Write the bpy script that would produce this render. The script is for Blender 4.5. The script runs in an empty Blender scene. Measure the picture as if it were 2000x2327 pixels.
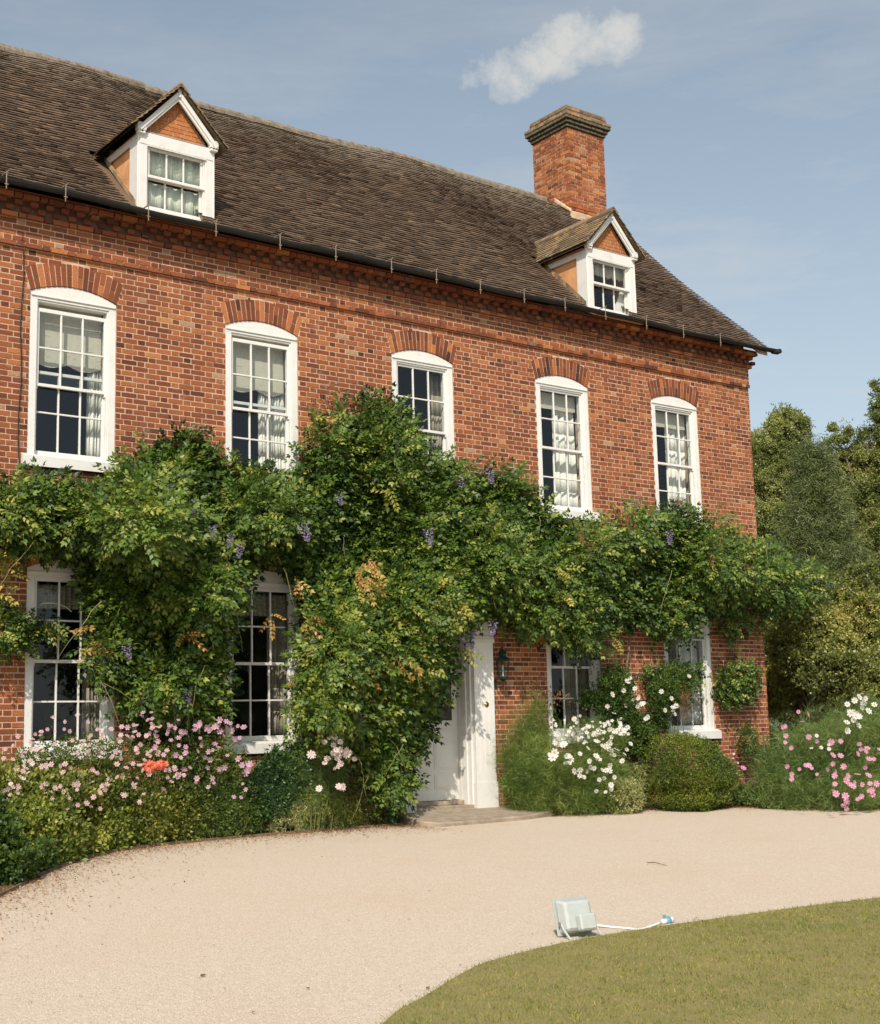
import bpy, bmesh, math, random
import numpy as np
from math import radians as rad, sin, cos, pi, tan, sqrt
from mathutils import Vector, Matrix
random.seed(7); RNG = np.random.default_rng(11)
S = bpy.context.scene

# ------------------------------------------------------------------ camera
CAMP = np.array([0.0, -16.5, 1.15])
C_R = np.array([0.79809251, -0.60201882, -0.02493365])
C_U = np.array([-0.07579122, -0.14135646, 0.98705321])
C_F = np.array([0.59774915, 0.78587002, 0.15844328])
FPX = 3139.68
cam = bpy.data.cameras.new('camera'); camo = bpy.data.objects.new('camera', cam)
S.collection.objects.link(camo)
cam.sensor_fit = 'HORIZONTAL'; cam.sensor_width = 36; cam.lens = FPX/2000*36
cam.clip_end = 1500; cam.clip_start = 0.05
M = Matrix(((C_R[0], C_U[0], -C_F[0], CAMP[0]), (C_R[1], C_U[1], -C_F[1], CAMP[1]), (C_R[2], C_U[2], -C_F[2], CAMP[2]), (0, 0, 0, 1)))
camo.matrix_world = M
S.camera = camo
S.render.resolution_x = 880; S.render.resolution_y = 1024

# ------------------------------------------------------------------ sun, sky, exposure
SUN_EL, SUN_AZ = rad(42), math.atan2(-0.66, -0.75)      # azimuth measured from +Y towards +X
sdir = Vector((sin(SUN_AZ)*cos(SUN_EL), cos(SUN_AZ)*cos(SUN_EL), sin(SUN_EL)))
sl = bpy.data.lights.new('sun', 'SUN'); sl.energy = 4.8; sl.angle = rad(0.5); sl.color = (1.0, 0.90, 0.77)
so = bpy.data.objects.new('sun', sl); S.collection.objects.link(so)
so.rotation_euler = sdir.to_track_quat('Z', 'Y').to_euler()
W = bpy.data.worlds.new('World'); S.world = W; W.use_nodes = True
nt = W.node_tree; nt.nodes.clear()
def wn(t, **k):
    n = nt.nodes.new(t)
    for a, b in k.items(): setattr(n, a, b)
    return n
out = wn('ShaderNodeOutputWorld'); bg = wn('ShaderNodeBackground'); sky = wn('ShaderNodeTexSky')
sky.sky_type = 'NISHITA'; sky.sun_disc = False; sky.sun_elevation = SUN_EL; sky.sun_rotation = SUN_AZ % (2*pi)
sky.air_density = 1.0; sky.dust_density = 2.2; sky.ozone_density = 1.0
bg.inputs['Strength'].default_value = 0.15
tc = wn('ShaderNodeTexCoord')
def vdot(src, vec):
    n = wn('ShaderNodeVectorMath', operation='DOT_PRODUCT'); nt.links.new(src, n.inputs[0]); n.inputs[1].default_value = vec; return n.outputs['Value']
def wm(op, a, b=None, clamp=False):
    n = wn('ShaderNodeMath', operation=op); n.use_clamp = clamp
    for i, v in enumerate((a, b)):
        if v is None: continue
        if isinstance(v, (int, float)): n.inputs[i].default_value = v
        else: nt.links.new(v, n.inputs[i])
    return n.outputs[0]
def wnoise(scale, detail, rough, stretch=(1, 1, 1)):
    mp = wn('ShaderNodeMapping'); mp.inputs['Scale'].default_value = stretch
    nt.links.new(tc.outputs['Generated'], mp.inputs['Vector'])
    n = wn('ShaderNodeTexNoise'); n.inputs['Scale'].default_value = scale; n.inputs['Detail'].default_value = detail; n.inputs['Roughness'].default_value = rough
    nt.links.new(mp.outputs[0], n.inputs['Vector']); return n.outputs['Fac']
def skydir(dx, dy):
    v = C_F*FPX + C_R*(dx*2000/1781-1000) + C_U*(1163.5-dy*2000/1781); return v/np.linalg.norm(v)
def puff(dx, dy, a, b, tilt=0.0):          # one soft heap of a cloud in a compass direction
    c = skydir(dx, dy); e = np.cross(c, (0, 0, 1)); e /= np.linalg.norm(e); n = np.cross(e, c)
    e, n = e*cos(tilt)+n*sin(tilt), n*cos(tilt)-e*sin(tilt)
    u = wm('MULTIPLY', vdot(tc.outputs['Generated'], tuple(e)), 1/a); v = wm('MULTIPLY', vdot(tc.outputs['Generated'], tuple(n)), 1/b)
    return wm('SUBTRACT', 1.0, wm('ADD', wm('MULTIPLY', u, u), wm('MULTIPLY', v, v)))
K = 2000/1781/FPX
pf = None
for p in ((985, 145, 82*K, 45*K, .2), (1075, 120, 100*K, 42*K, .1), (1150, 85, 75*K, 50*K, .2), (1180, 105, 95*K, 34*K, .25), (1255, 75, 62*K, 48*K, .2), (1020, 170, 60*K, 40*K, 0)):
    q = puff(*p); pf = q if pf is None else wm('MAXIMUM', pf, q)
pf = wm('MAXIMUM', pf, -2.0)
cn = wm('ADD', wm('MULTIPLY', wnoise(15, 9, .66), 5.5), wm('MULTIPLY', wnoise(55, 7, .7), 2.6))
cl = wm('ADD', wm('MULTIPLY', pf, 1.0), wm('SUBTRACT', cn, 4.1))
cl = wm('MULTIPLY', cl, 0.62, True); cl = wm('POWER', cl, 0.8)
front = wm('GREATER_THAN', vdot(tc.outputs['Generated'], tuple(skydir(1100, 100))), 0.9)
cl = wm('MULTIPLY', wm('MULTIPLY', cl, front), 0.95)
wi = wm('SUBTRACT', wnoise(3.0, 9, .66, (1, 1, 4.5)), 0.47); wi = wm('MULTIPLY', wi, 3.0, True)          # thin streaks
hz = wm('MULTIPLY', wm('SUBTRACT', 0.48, vdot(tc.outputs['Generated'], (0, 0, 1))), 2.7, True)
wi = wm('MULTIPLY', wm('ADD', wi, 0.25), wm('ADD', 0.30, hz))
cl = wm('MAXIMUM', cl, wm('MULTIPLY', wi, 0.9, True))
hsv = wn('ShaderNodeHueSaturation'); hsv.inputs['Saturation'].default_value = 0.62; hsv.inputs['Value'].default_value = 1.0
nt.links.new(sky.outputs[0], hsv.inputs['Color'])
tint = wn('ShaderNodeMix'); tint.data_type = 'RGBA'; tint.blend_type = 'MULTIPLY'; tint.inputs[0].default_value = 1; nt.links.new(hsv.outputs[0], tint.inputs[6]); tint.inputs[7].default_value = (.88, .985, .99, 1)
mx = wn('ShaderNodeMix'); mx.data_type = 'RGBA'; nt.links.new(cl, mx.inputs['Factor']); nt.links.new(tint.outputs[2], mx.inputs[6]); mx.inputs[7].default_value = (4.5, 4.5, 4.35, 1)
nt.links.new(mx.outputs[2], bg.inputs['Color']); nt.links.new(bg.outputs[0], out.inputs[0])
S.view_settings.view_transform = 'Standard'; S.view_settings.look = 'None'; S.view_settings.exposure = 0.0; S.view_settings.gamma = 1.0
S.cycles.max_bounces = 6; S.cycles.transparent_max_bounces = 12; S.cycles.sample_clamp_indirect = 6

# ------------------------------------------------------------------ helpers
def ground_z(x, y): return -0.08 + (0.025*max(y, -40) if y < 0 else 0.0)
def at(dx, dy, Y):        # photo point -> world point on the plane y = Y
    d = C_F*FPX + C_R*(dx*2000/1781-1000) + C_U*(1163.5-dy*2000/1781); return CAMP + d*((Y-CAMP[1])/d[1])
def atg(dx, dy, k=.025, z0=-.08):
    d = C_F*FPX + C_R*(dx*2000/1781-1000) + C_U*(1163.5-dy*2000/1781)
    return CAMP + d*((z0+k*CAMP[1]-CAMP[2])/(d[2]-k*d[1]))
def ppm(P): return FPX*1781/2000/float((np.asarray(P)-CAMP)@C_F)
def project(P):
    d = P-CAMP; w = d@C_F; return np.stack([(1000+FPX*(d@C_R)/w)*.8905, (1163.5-FPX*(d@C_U)/w)*.8905], 1)

def link(o, parent=None):
    S.collection.objects.link(o)
    if parent is not None: o.parent = parent
    return o
def tag(o, label=None, cat=None, group=None, kind=None):
    for k, v in (('label', label), ('category', cat), ('group', group), ('kind', kind)):
        if v: o[k] = v
    return o
def empty(name, label, cat, loc=(0, 0, 0), group=None):
    o = bpy.data.objects.new(name, None); o.location = loc; o.empty_display_size = .2; link(o); return tag(o, label, cat, group)
def addpart(name, parent, loc=None):
    o = bpy.data.objects.new(name, None); o.empty_display_size = .1; link(o, parent); return o

class MB:
    def __init__(s): s.v = []; s.f = []; s.r = []; s.m = []
    def poly(s, pts, r=.5, m=0):
        b = len(s.v); s.v += [tuple(p) for p in pts]; s.f.append(tuple(range(b, b+len(pts)))); s.r.append(r); s.m.append(m)
    def faces(s, pts, fs, r=.5, m=0):
        b = len(s.v); s.v += [tuple(p) for p in pts]
        for f in fs: s.f.append(tuple(b+i for i in f)); s.r.append(r); s.m.append(m)
    def box(s, x0, x1, y0, y1, z0, z1, r=.5, m=0, nb=False):
        P = [(x0, y0, z0), (x1, y0, z0), (x1, y1, z0), (x0, y1, z0), (x0, y0, z1), (x1, y0, z1), (x1, y1, z1), (x0, y1, z1)]
        F = [(0, 1, 5, 4), (1, 2, 6, 5), (3, 0, 4, 7), (4, 5, 6, 7), (0, 3, 2, 1)]
        if not nb: F.append((2, 3, 7, 6))
        s.faces(P, F, r, m)
    def prism_y(s, pts, y0, y1, r=.5, m=0):      # xz outline (counter-clockwise seen from -y) pushed from y0 to y1
        n = len(pts); P = [(x, y0, z) for x, z in pts]+[(x, y1, z) for x, z in pts]
        F = [tuple(range(n)), tuple(range(2*n-1, n-1, -1))]+[(i+n, (i+1) % n+n, (i+1) % n, i) for i in range(n)]
        s.faces(P, F, r, m)
    def prism_x(s, pts, x0, x1, r=.5, m=0):
        n = len(pts); P = [(x0, y, z) for y, z in pts]+[(x1, y, z) for y, z in pts]
        F = [tuple(range(n)), tuple(range(2*n-1, n-1, -1))]+[(i+n, (i+1) % n+n, (i+1) % n, i) for i in range(n)]
        s.faces(P, F, r, m)
    def tube(s, pts, rads, n=8, r=.5, m=0, cap=True):
        pts = [np.array(p, float) for p in pts]
        if isinstance(rads, (int, float)): rads = [rads]*len(pts)
        b = len(s.v); up = None
        for i, p in enumerate(pts):
            t = pts[min(i+1, len(pts)-1)]-pts[max(i-1, 0)]; t = t/(np.linalg.norm(t)+1e-9)
            if up is None: up = np.cross(t, (0.3, 0.9, 0.2))
            up = up-t*(up@t); up /= np.linalg.norm(up)+1e-9; w = np.cross(t, up)
            for k in range(n):
                a = 2*pi*k/n; s.v.append(tuple(p+(up*cos(a)+w*sin(a))*rads[i]))
        for i in range(len(pts)-1):
            for k in range(n):
                s.f.append((b+i*n+k, b+i*n+(k+1) % n, b+(i+1)*n+(k+1) % n, b+(i+1)*n+k)); s.r.append(r); s.m.append(m)
        if cap:
            s.f.append(tuple(b+k for k in range(n-1, -1, -1))); s.r.append(r); s.m.append(m)
            e = b+(len(pts)-1)*n; s.f.append(tuple(e+k for k in range(n))); s.r.append(r); s.m.append(m)
    def lathe(s, prof, c, n=16, r=.5, m=0):     # prof: (radius, z)
        b = len(s.v)
        for (q, z) in prof:
            for k in range(n): s.v.append((c[0]+q*cos(2*pi*k/n), c[1]+q*sin(2*pi*k/n), c[2]+z))
        for i in range(len(prof)-1):
            for k in range(n):
                s.f.append((b+i*n+k, b+i*n+(k+1) % n, b+(i+1)*n+(k+1) % n, b+(i+1)*n+k)); s.r.append(r); s.m.append(m)
    def build(s, name, mats, parent=None, smooth=False, bevel=0, fix=True):
        me = bpy.data.meshes.new(name); me.from_pydata(s.v, [], s.f); me.update()
        if not isinstance(mats, (list, tuple)): mats = [mats]
        for q in mats: me.materials.append(q)
        a = me.attributes.new('rnd', 'FLOAT', 'FACE'); a.data.foreach_set('value', s.r)
        me.polygons.foreach_set('material_index', s.m)
        if fix and len(s.f) < 4000:
            bm = bmesh.new(); bm.from_mesh(me); bmesh.ops.recalc_face_normals(bm, faces=bm.faces); bm.to_mesh(me); bm.free()
        if smooth: me.polygons.foreach_set('use_smooth', [True]*len(me.polygons))
        o = bpy.data.objects.new(name, me); link(o, parent)
        if bevel:
            b = o.modifiers.new('bevel', 'BEVEL'); b.width = bevel; b.segments = 1; b.limit_method = 'ANGLE'; b.harden_normals = False
        return o

def np_mesh(name, V, F, mats, rnd=None, parent=None, mi=None, smooth=False):
    me = bpy.data.meshes.new(name); n, k = F.shape
    me.vertices.add(len(V)); me.vertices.foreach_set('co', V.astype(np.float32).ravel())
    me.loops.add(n*k); me.loops.foreach_set('vertex_index', F.astype(np.int32).ravel())
    me.polygons.add(n); me.polygons.foreach_set('loop_start', np.arange(0, n*k, k, dtype=np.int32))
    try: me.polygons.foreach_set('loop_total', np.full(n, k, dtype=np.int32))
    except Exception: pass
    if not isinstance(mats, (list, tuple)): mats = [mats]
    for q in mats: me.materials.append(q)
    if mi is not None: me.polygons.foreach_set('material_index', mi.astype(np.int32))
    me.update(calc_edges=True)
    a = me.attributes.new('rnd', 'FLOAT', 'FACE'); a.data.foreach_set('value', (RNG.random(n) if rnd is None else rnd).astype(np.float32))
    if smooth: me.polygons.foreach_set('use_smooth', np.ones(n, bool))
    o = bpy.data.objects.new(name, me); return link(o, parent)

# ------------------------------------------------------------------ materials
def mat(name):
    m = bpy.data.materials.new(name); m.use_nodes = True; t = m.node_tree; t.nodes.clear()
    o = t.nodes.new('ShaderNodeOutputMaterial'); p = t.nodes.new('ShaderNodeBsdfPrincipled'); t.links.new(p.outputs[0], o.inputs[0])
    return m, t, p, o
def N(t, typ, **k):
    n = t.nodes.new(typ)
    for a, b in k.items(): setattr(n, a, b)
    return n
def ramp(t, src, stops, interp='LINEAR'):
    n = N(t, 'ShaderNodeValToRGB'); n.color_ramp.interpolation = interp
    e = n.color_ramp.elements
    while len(e) < len(stops): e.new(0.5)
    for q, (p, c) in zip(e, stops): q.position = p; q.color = (*c, 1)
    t.links.new(src, n.inputs[0]); return n.outputs[0]
def noise(t, scale, detail=3, rough=.5, vec=None, dist=0):
    n = N(t, 'ShaderNodeTexNoise'); n.inputs['Scale'].default_value = scale; n.inputs['Detail'].default_value = detail; n.inputs['Roughness'].default_value = rough; n.inputs['Distortion'].default_value = dist
    if vec is None:
        c = N(t, 'ShaderNodeTexCoord'); vec = c.outputs['Object']
    t.links.new(vec, n.inputs['Vector']); return n.outputs['Fac']
def mixc(t, fac, a, b, mode='MIX'):
    n = N(t, 'ShaderNodeMix'); n.data_type = 'RGBA'; n.blend_type = mode
    for i, v in ((0, fac), (6, a), (7, b)):
        if isinstance(v, (int, float)): n.inputs[i].default_value = v
        elif isinstance(v, tuple): n.inputs[i].default_value = (*v, 1)
        else: t.links.new(v, n.inputs[i])
    return n.outputs[2]
def mth(t, op, a, b=0.0, clamp=False):
    n = N(t, 'ShaderNodeMath', operation=op); n.use_clamp = clamp
    for i, v in enumerate((a, b)):
        if isinstance(v, (int, float)): n.inputs[i].default_value = v
        else: t.links.new(v, n.inputs[i])
    return n.outputs[0]
def bump(t, p, h, dist, strength=1.0):
    b = N(t, 'ShaderNodeBump'); b.inputs['Strength'].default_value = strength; b.inputs['Distance'].default_value = dist
    t.links.new(h, b.inputs['Height']); t.links.new(b.outputs[0], p.inputs['Normal'])
def attr(t, name='rnd'):
    n = N(t, 'ShaderNodeAttribute'); n.attribute_name = name; return n.outputs['Fac']
def setc(t, p, c):
    if isinstance(c, tuple): p.inputs['Base Color'].default_value = (*c, 1)
    else: t.links.new(c, p.inputs['Base Color'])
def simple(name, col, rough=.6, var=.12, scale=6, bmp=0, metal=0, spec=.4):
    m, t, p, o = mat(name); n = noise(t, scale, 5, .6)
    c = ramp(t, n, [(.3, tuple(x*(1-var) for x in col)), (.7, tuple(min(1, x*(1+var)) for x in col))]); setc(t, p, c)
    p.inputs['Roughness'].default_value = rough; p.inputs['Metallic'].default_value = metal; p.inputs['Specular IOR Level'].default_value = spec
    if bmp: bump(t, p, noise(t, scale*8, 4, .6), bmp)
    return m
BR_STOPS = [(0, (.055, .024, .018)), (.18, (.13, .040, .021)), (.42, (.24, .070, .029)), (.62, (.34, .108, .040)), (.8, (.44, .155, .052)), (.95, (.54, .22, .075)), (1, (.40, .24, .14))]
def m_brick():
    m, t, p, o = mat('brick'); c = ramp(t, attr(t), BR_STOPS)
    c = mixc(t, mth(t, 'MULTIPLY', mth(t, 'SUBTRACT', noise(t, 38, 5, .65), .42), 1.6, True), c, (.12, .05, .035))
    c = mixc(t, mth(t, 'MULTIPLY', mth(t, 'SUBTRACT', noise(t, 3.2, 4, .6), .60), 3.0, True), c, (.42, .27, .18))
    c = mixc(t, mth(t, 'MULTIPLY', mth(t, 'SUBTRACT', noise(t, .7, 6, .65), .52), 2.4, True), c, (.15, .055, .035))
    setc(t, p, c); p.inputs['Roughness'].default_value = .9; p.inputs['Specular IOR Level'].default_value = .2
    bump(t, p, noise(t, 60, 5, .7), .006); return m
def m_brickproc():
    m, t, p, o = mat('brick_procedural'); co = N(t, 'ShaderNodeTexCoord'); sx = N(t, 'ShaderNodeSeparateXYZ'); t.links.new(co.outputs['Object'], sx.inputs[0])
    cx = N(t, 'ShaderNodeCombineXYZ'); t.links.new(mth(t, 'ADD', sx.outputs[0], sx.outputs[1]), cx.inputs[0]); t.links.new(sx.outputs[2], cx.inputs[1])
    b = N(t, 'ShaderNodeTexBrick'); b.inputs['Scale'].default_value = 1; b.inputs['Brick Width'].default_value = .17; b.inputs['Row Height'].default_value = .073; b.inputs['Mortar Size'].default_value = .005
    b.inputs['Color1'].default_value = (.4, .13, .055, 1); b.inputs['Color2'].default_value = (.22, .07, .035, 1); b.inputs['Mortar'].default_value = (.5, .4, .3, 1)
    t.links.new(cx.outputs[0], b.inputs['Vector']); setc(t, p, b.outputs[0]); p.inputs['Roughness'].default_value = .9; return m
def m_mortar():
    m, t, p, o = mat('lime_mortar'); c = ramp(t, noise(t, 9, 5, .6), [(.3, (.36, .22, .14)), (.5, (.53, .37, .26)), (.8, (.63, .47, .35))])
    setc(t, p, c); p.inputs['Roughness'].default_value = .95; bump(t, p, noise(t, 90, 3, .6), .004); return m
def m_tile():
    m, t, p, o = mat('clay_roof_tile'); c = ramp(t, attr(t), [(0, (.045, .029, .019)), (.35, (.105, .066, .042)), (.65, (.165, .104, .064)), (.88, (.23, .15, .09)), (1, (.32, .17, .08))])
    c = mixc(t, mth(t, 'MULTIPLY', mth(t, 'SUBTRACT', noise(t, 2.2, 6, .7), .48), 1.5, True), c, (.15, .115, .08))
    g = N(t, 'ShaderNodeNewGeometry'); sx = N(t, 'ShaderNodeSeparateXYZ'); t.links.new(g.outputs['Position'], sx.inputs[0])
    top = mth(t, 'MULTIPLY', mth(t, 'SUBTRACT', sx.outputs[2], 11.2), 1.1, True)       # pale lichen grows near the ridge
    c = mixc(t, mth(t, 'MULTIPLY', mth(t, 'MULTIPLY', top, mth(t, 'SUBTRACT', noise(t, 14, 5, .7), .38)), 3.0, True), c, (.34, .30, .23))
    c = mixc(t, mth(t, 'MULTIPLY', mth(t, 'SUBTRACT', noise(t, 5.5, 3, .5), .735), 20, True), c, (.55, .24, .03))
    setc(t, p, c); p.inputs['Roughness'].default_value = .85; bump(t, p, noise(t, 45, 4, .7), .006); return m
def m_oldtile():
    m, t, p, o = mat('lichen_tile'); c = ramp(t, attr(t), [(0, (.10, .07, .045)), (.4, (.19, .13, .075)), (.75, (.28, .19, .10)), (1, (.40, .20, .09))])
    c = mixc(t, mth(t, 'MULTIPLY', mth(t, 'SUBTRACT', noise(t, 9, 4, .6), .56), 6, True), c, (.40, .34, .22))
    c = mixc(t, mth(t, 'MULTIPLY', mth(t, 'SUBTRACT', noise(t, 7, 3, .5), .64), 14, True), c, (.55, .26, .05))
    setc(t, p, c); p.inputs['Roughness'].default_value = .9; bump(t, p, noise(t, 40, 4, .7), .008); return m
def m_paint(name, col, dirt=.5):
    m, t, p, o = mat(name); n = noise(t, 5, 6, .7)
    c = ramp(t, n, [(.25, tuple(x*.86 for x in col)), (.5, col)])
    c = mixc(t, mth(t, 'MULTIPLY', mth(t, 'SUBTRACT', noise(t, 22, 6, .75), .58), 3.5*dirt, True), c, (.40, .34, .26))
    setc(t, p, c); p.inputs['Roughness'].default_value = .45; bump(t, p, noise(t, 30, 4, .6), .002); return m
def m_glass():
    m = bpy.data.materials.new('window_glass'); m.use_nodes = True; t = m.node_tree; t.nodes.clear()
    o = N(t, 'ShaderNodeOutputMaterial'); g = N(t, 'ShaderNodeBsdfGlossy'); tr = N(t, 'ShaderNodeBsdfTransparent'); mx = N(t, 'ShaderNodeMixShader'); ge = N(t, 'ShaderNodeNewGeometry')
    dt = N(t, 'ShaderNodeVectorMath', operation='DOT_PRODUCT'); t.links.new(ge.outputs['Incoming'], dt.inputs[0]); t.links.new(ge.outputs['Normal'], dt.inputs[1])
    cs = mth(t, 'SUBTRACT', 1.0, mth(t, 'ABSOLUTE', dt.outputs['Value']), True); FRS = mth(t, 'ADD', .05, mth(t, 'MULTIPLY', mth(t, 'POWER', cs, 5.0), .95)); g.inputs['Roughness'].default_value = .015; g.inputs['Color'].default_value = (.9, .95, 1, 1); tr.inputs['Color'].default_value = (.86, .89, .87, 1)
    b = N(t, 'ShaderNodeBump'); b.inputs['Strength'].default_value = .25; b.inputs['Distance'].default_value = .01; t.links.new(noise(t, 3.5, 2, .5), b.inputs['Height']); t.links.new(b.outputs[0], g.inputs['Normal'])
    t.links.new(FRS, mx.inputs[0]); t.links.new(tr.outputs[0], mx.inputs[1]); t.links.new(g.outputs[0], mx.inputs[2]); t.links.new(mx.outputs[0], o.inputs[0]); return m
def m_leaf(name, stops, trans=.32, rough=.42, tcol=None, spec=.45):
    m, t, p, o = mat(name); c = ramp(t, attr(t), stops)
    c = mixc(t, .35, c, mixc(t, 1.0, c, ramp(t, noise(t, 1.1, 3, .5), [(.3, (.72, .75, .6)), (.7, (1.25, 1.15, 1.0))]), 'MULTIPLY'))
    setc(t, p, c); p.inputs['Roughness'].default_value = rough; p.inputs['Specular IOR Level'].default_value = spec
    tb = N(t, 'ShaderNodeBsdfTranslucent'); mx = N(t, 'ShaderNodeMixShader'); mx.inputs[0].default_value = trans
    tc2 = mixc(t, 1.0, c, tcol or (1.5, 1.5, .55), 'MULTIPLY'); t.links.new(tc2, tb.inputs['Color'])
    t.links.new(p.outputs[0], mx.inputs[1]); t.links.new(tb.outputs[0], mx.inputs[2]); t.links.new(mx.outputs[0], o.inputs[0]); return m
def m_gravel():
    m, t, p, o = mat('gravel'); co = N(t, 'ShaderNodeTexCoord')
    v = N(t, 'ShaderNodeTexVoronoi'); v.inputs['Scale'].default_value = 95; t.links.new(co.outputs['Object'], v.inputs['Vector'])
    sp = N(t, 'ShaderNodeSeparateXYZ'); t.links.new(v.outputs['Color'], sp.inputs[0])
    c = ramp(t, sp.outputs[0], [(0, (.45, .365, .285)), (.3, (.52, .43, .34)), (.7, (.57, .48, .385)), (1, (.62, .535, .44))])
    c = mixc(t, mth(t, 'MULTIPLY', mth(t, 'SUBTRACT', noise(t, .55, 6, .7), .5), 1.9, True), c, (.52, .38, .27))
    c = mixc(t, mth(t, 'MULTIPLY', mth(t, 'SUBTRACT', noise(t, 30, 4, .7), .66), 3, True), c, (.42, .29, .20))
    setc(t, p, c); p.inputs['Roughness'].default_value = .95; p.inputs['Specular IOR Level'].default_value = .1
    h = mth(t, 'ADD', mth(t, 'MULTIPLY', v.outputs['Distance'], -.9), mth(t, 'MULTIPLY', noise(t, 9, 4, .6), 1.6)); bump(t, p, h, .007, .8); return m
def m_lawn():
    m, t, p, o = mat('lawn_soil'); c = ramp(t, noise(t, 3, 6, .7), [(.3, (.18, .16, .05)), (.7, (.26, .20, .08))]); setc(t, p, c); p.inputs['Roughness'].default_value = 1; bump(t, p, noise(t, 60, 3, .6), .01); return m

BRICK, BRICKP, MORTAR, TILE, OLDTILE = m_brick(), m_brickproc(), m_mortar(), m_tile(), m_oldtile()
WHITE = m_paint('white_paint', (.68, .665, .64)); DOORP = m_paint('pale_grey_paint', (.62, .61, .56), .3); GLASS = m_glass()
GRAVEL, SOILG = m_gravel(), m_lawn()
SOIL = simple('bed_soil', (.13, .075, .045), .95, .4, 14, .02)
STONE = simple('step_stone', (.30, .24, .18), .85, .3, 7, .006)
IRON = simple('black_iron', (.013, .013, .012), .55, .3, 12); GREENM = simple('green_metal', (.010, .032, .026), .4, .3, 20)
GALV = simple('galvanised_strap', (.24, .19, .14), .6, .3, 20)
RENDER = simple('terracotta_render', (.58, .29, .13), .9, .22, 3.5, .004); LEAD = simple('lead', (.34, .34, .34), .7, .15, 8)
INT = simple('room_wall', (.22, .20, .17), .9, .05); DARKI = simple('room_floor', (.05, .035, .025), .7, .2)
CLOTH = simple('curtain_white', (.78, .76, .72), .9, .05, 12); BLIND = simple('blind_linen', (.50, .47, .40), .9, .06, 15); LACE = simple('lace', (.74, .76, .66), .9, .1, 40); BEIGE = simple('curtain_beige', (.36, .32, .26), .9, .1, 12)
BARK = simple('bark', (.17, .12, .08), .9, .35, 20, .01); BRASS = simple('brass', (.45, .30, .12), .35, .2, 20, 0, .9)
COPING = m_oldtile(); COPING.name = 'lichened_cap'
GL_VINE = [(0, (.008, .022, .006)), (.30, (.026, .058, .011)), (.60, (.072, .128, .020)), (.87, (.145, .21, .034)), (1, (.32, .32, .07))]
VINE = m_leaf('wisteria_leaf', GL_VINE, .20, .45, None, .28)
ORANGE = m_leaf('autumn_leaf', [(0, (.36, .15, .04)), (.5, (.50, .28, .08)), (1, (.50, .40, .12))], .35, .5, (1.2, 1.1, .7))
YELLOW = m_leaf('yellowing_leaf', [(0, (.16, .20, .03)), (.5, (.30, .30, .05)), (1, (.48, .40, .08))], .35, .5, (1.3, 1.2, .6))
# ------------------------------------------------------------------ ground
def sheet(name, pts, dz, m):
    b = MB(); b.poly([(x, y, ground_z(x, y)+dz) for x, y in pts]); o = b.build(name, m); tag(o, kind='structure'); return o
b = MB()
R_ = 400
for (y0, y1) in ((-R_, -40), (-40, 0), (0, R_)):
    b.poly([(-R_, y0, ground_z(0, y0)), (R_, y0, ground_z(0, y0)), (R_, y1, ground_z(0, min(y1, 0))), (-R_, y1, ground_z(0, min(y1, 0)))])
FARG = simple('far_grass', (.07, .09, .03), .95, .3, 2); FARG.name = 'far_grass'
tag(b.build('ground', FARG, fix=False), kind='structure')
sheet('driveway', [(-30, -30), (24, -30), (25, -12), (24, -.02), (-30, -.02)], .004, GRAVEL)
def smooth(pts, n=6):
    P = [np.array(p, float) for p in pts]; o = []
    for i in range(len(P)-1):
        a, b_, c, d = P[max(i-1, 0)], P[i], P[i+1], P[min(i+2, len(P)-1)]
        for k in range(n):
            u = k/n; o.append(.5*((2*b_)+(-a+c)*u+(2*a-5*b_+4*c-d)*u*u+(-a+3*b_-3*c+d)*u**3))
    o.append(P[-1]); return o
LAWN = smooth([(1.6, -15), (2.5, -12.8), (3.4, -11.2)]+[tuple(atg(*q)[:2]) for q in ((785, 2070), (862, 2022), (958, 1965), (1040, 1938), (1156, 1911), (1276, 1890), (1352, 1878), (1432, 1867), (1582, 1846), (1781, 1822))]+[(12.5, -9.6), (14, -11), (15, -14), (13, -18), (7, -21), (2.5, -19), (1.6, -15)], 5)[:-1]
LAWN = [(p[0], p[1]) for p in LAWN]
b = MB(); n = len(LAWN); TT = [(x, y, ground_z(x, y)+.018+.004) for x, y in LAWN]; BB = [(x, y, ground_z(x, y)-.01) for x, y in LAWN]
b.faces(TT+BB, [tuple(range(n))]+[(i, (i+1) % n, (i+1) % n+n, i+n) for i in range(n)]); tag(b.build('lawn_ground', SOILG), kind='structure')
BEDL = smooth([(0, -9), (1.6, -7.2), (3.2, -5.5), (4.47, -4.04), (5.52, -2.52), (6.7, -1.25), (7.78, -.78), (9.13, -.58), (10.2, -.52), (11.1, -.50), (11.42, -.5)], 5)
BEDR = smooth([(13.95, -.6), (14.6, -.75), (15.67, -.95), (17.13, -1.61), (17.6, -2.73), (18.6, -3.5), (20.5, -4.4), (24, -5)], 5)
sheet('flower_bed', [(p[0], p[1]) for p in BEDL]+[(11.5, -.02), (-1, -.02), (-3, -9)], .012, SOIL)
sheet('flower_bed', [(p[0], p[1]) for p in BEDR]+[(26, 3), (19.9, 3), (19.87, -.02), (13.95, -.02)], .012, SOIL)
def inpoly(P, poly):
    x, y = P[:, 0], P[:, 1]; c = np.zeros(len(P), bool); q = np.array(poly, float); j = len(q)-1
    for i in range(len(q)):
        m = ((q[i, 1] > y) != (q[j, 1] > y)) & (x < (q[j, 0]-q[i, 0])*(y-q[i, 1])/(q[j, 1]-q[i, 1]+1e-12)+q[i, 0]); c ^= m; j = i
    return c
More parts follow.
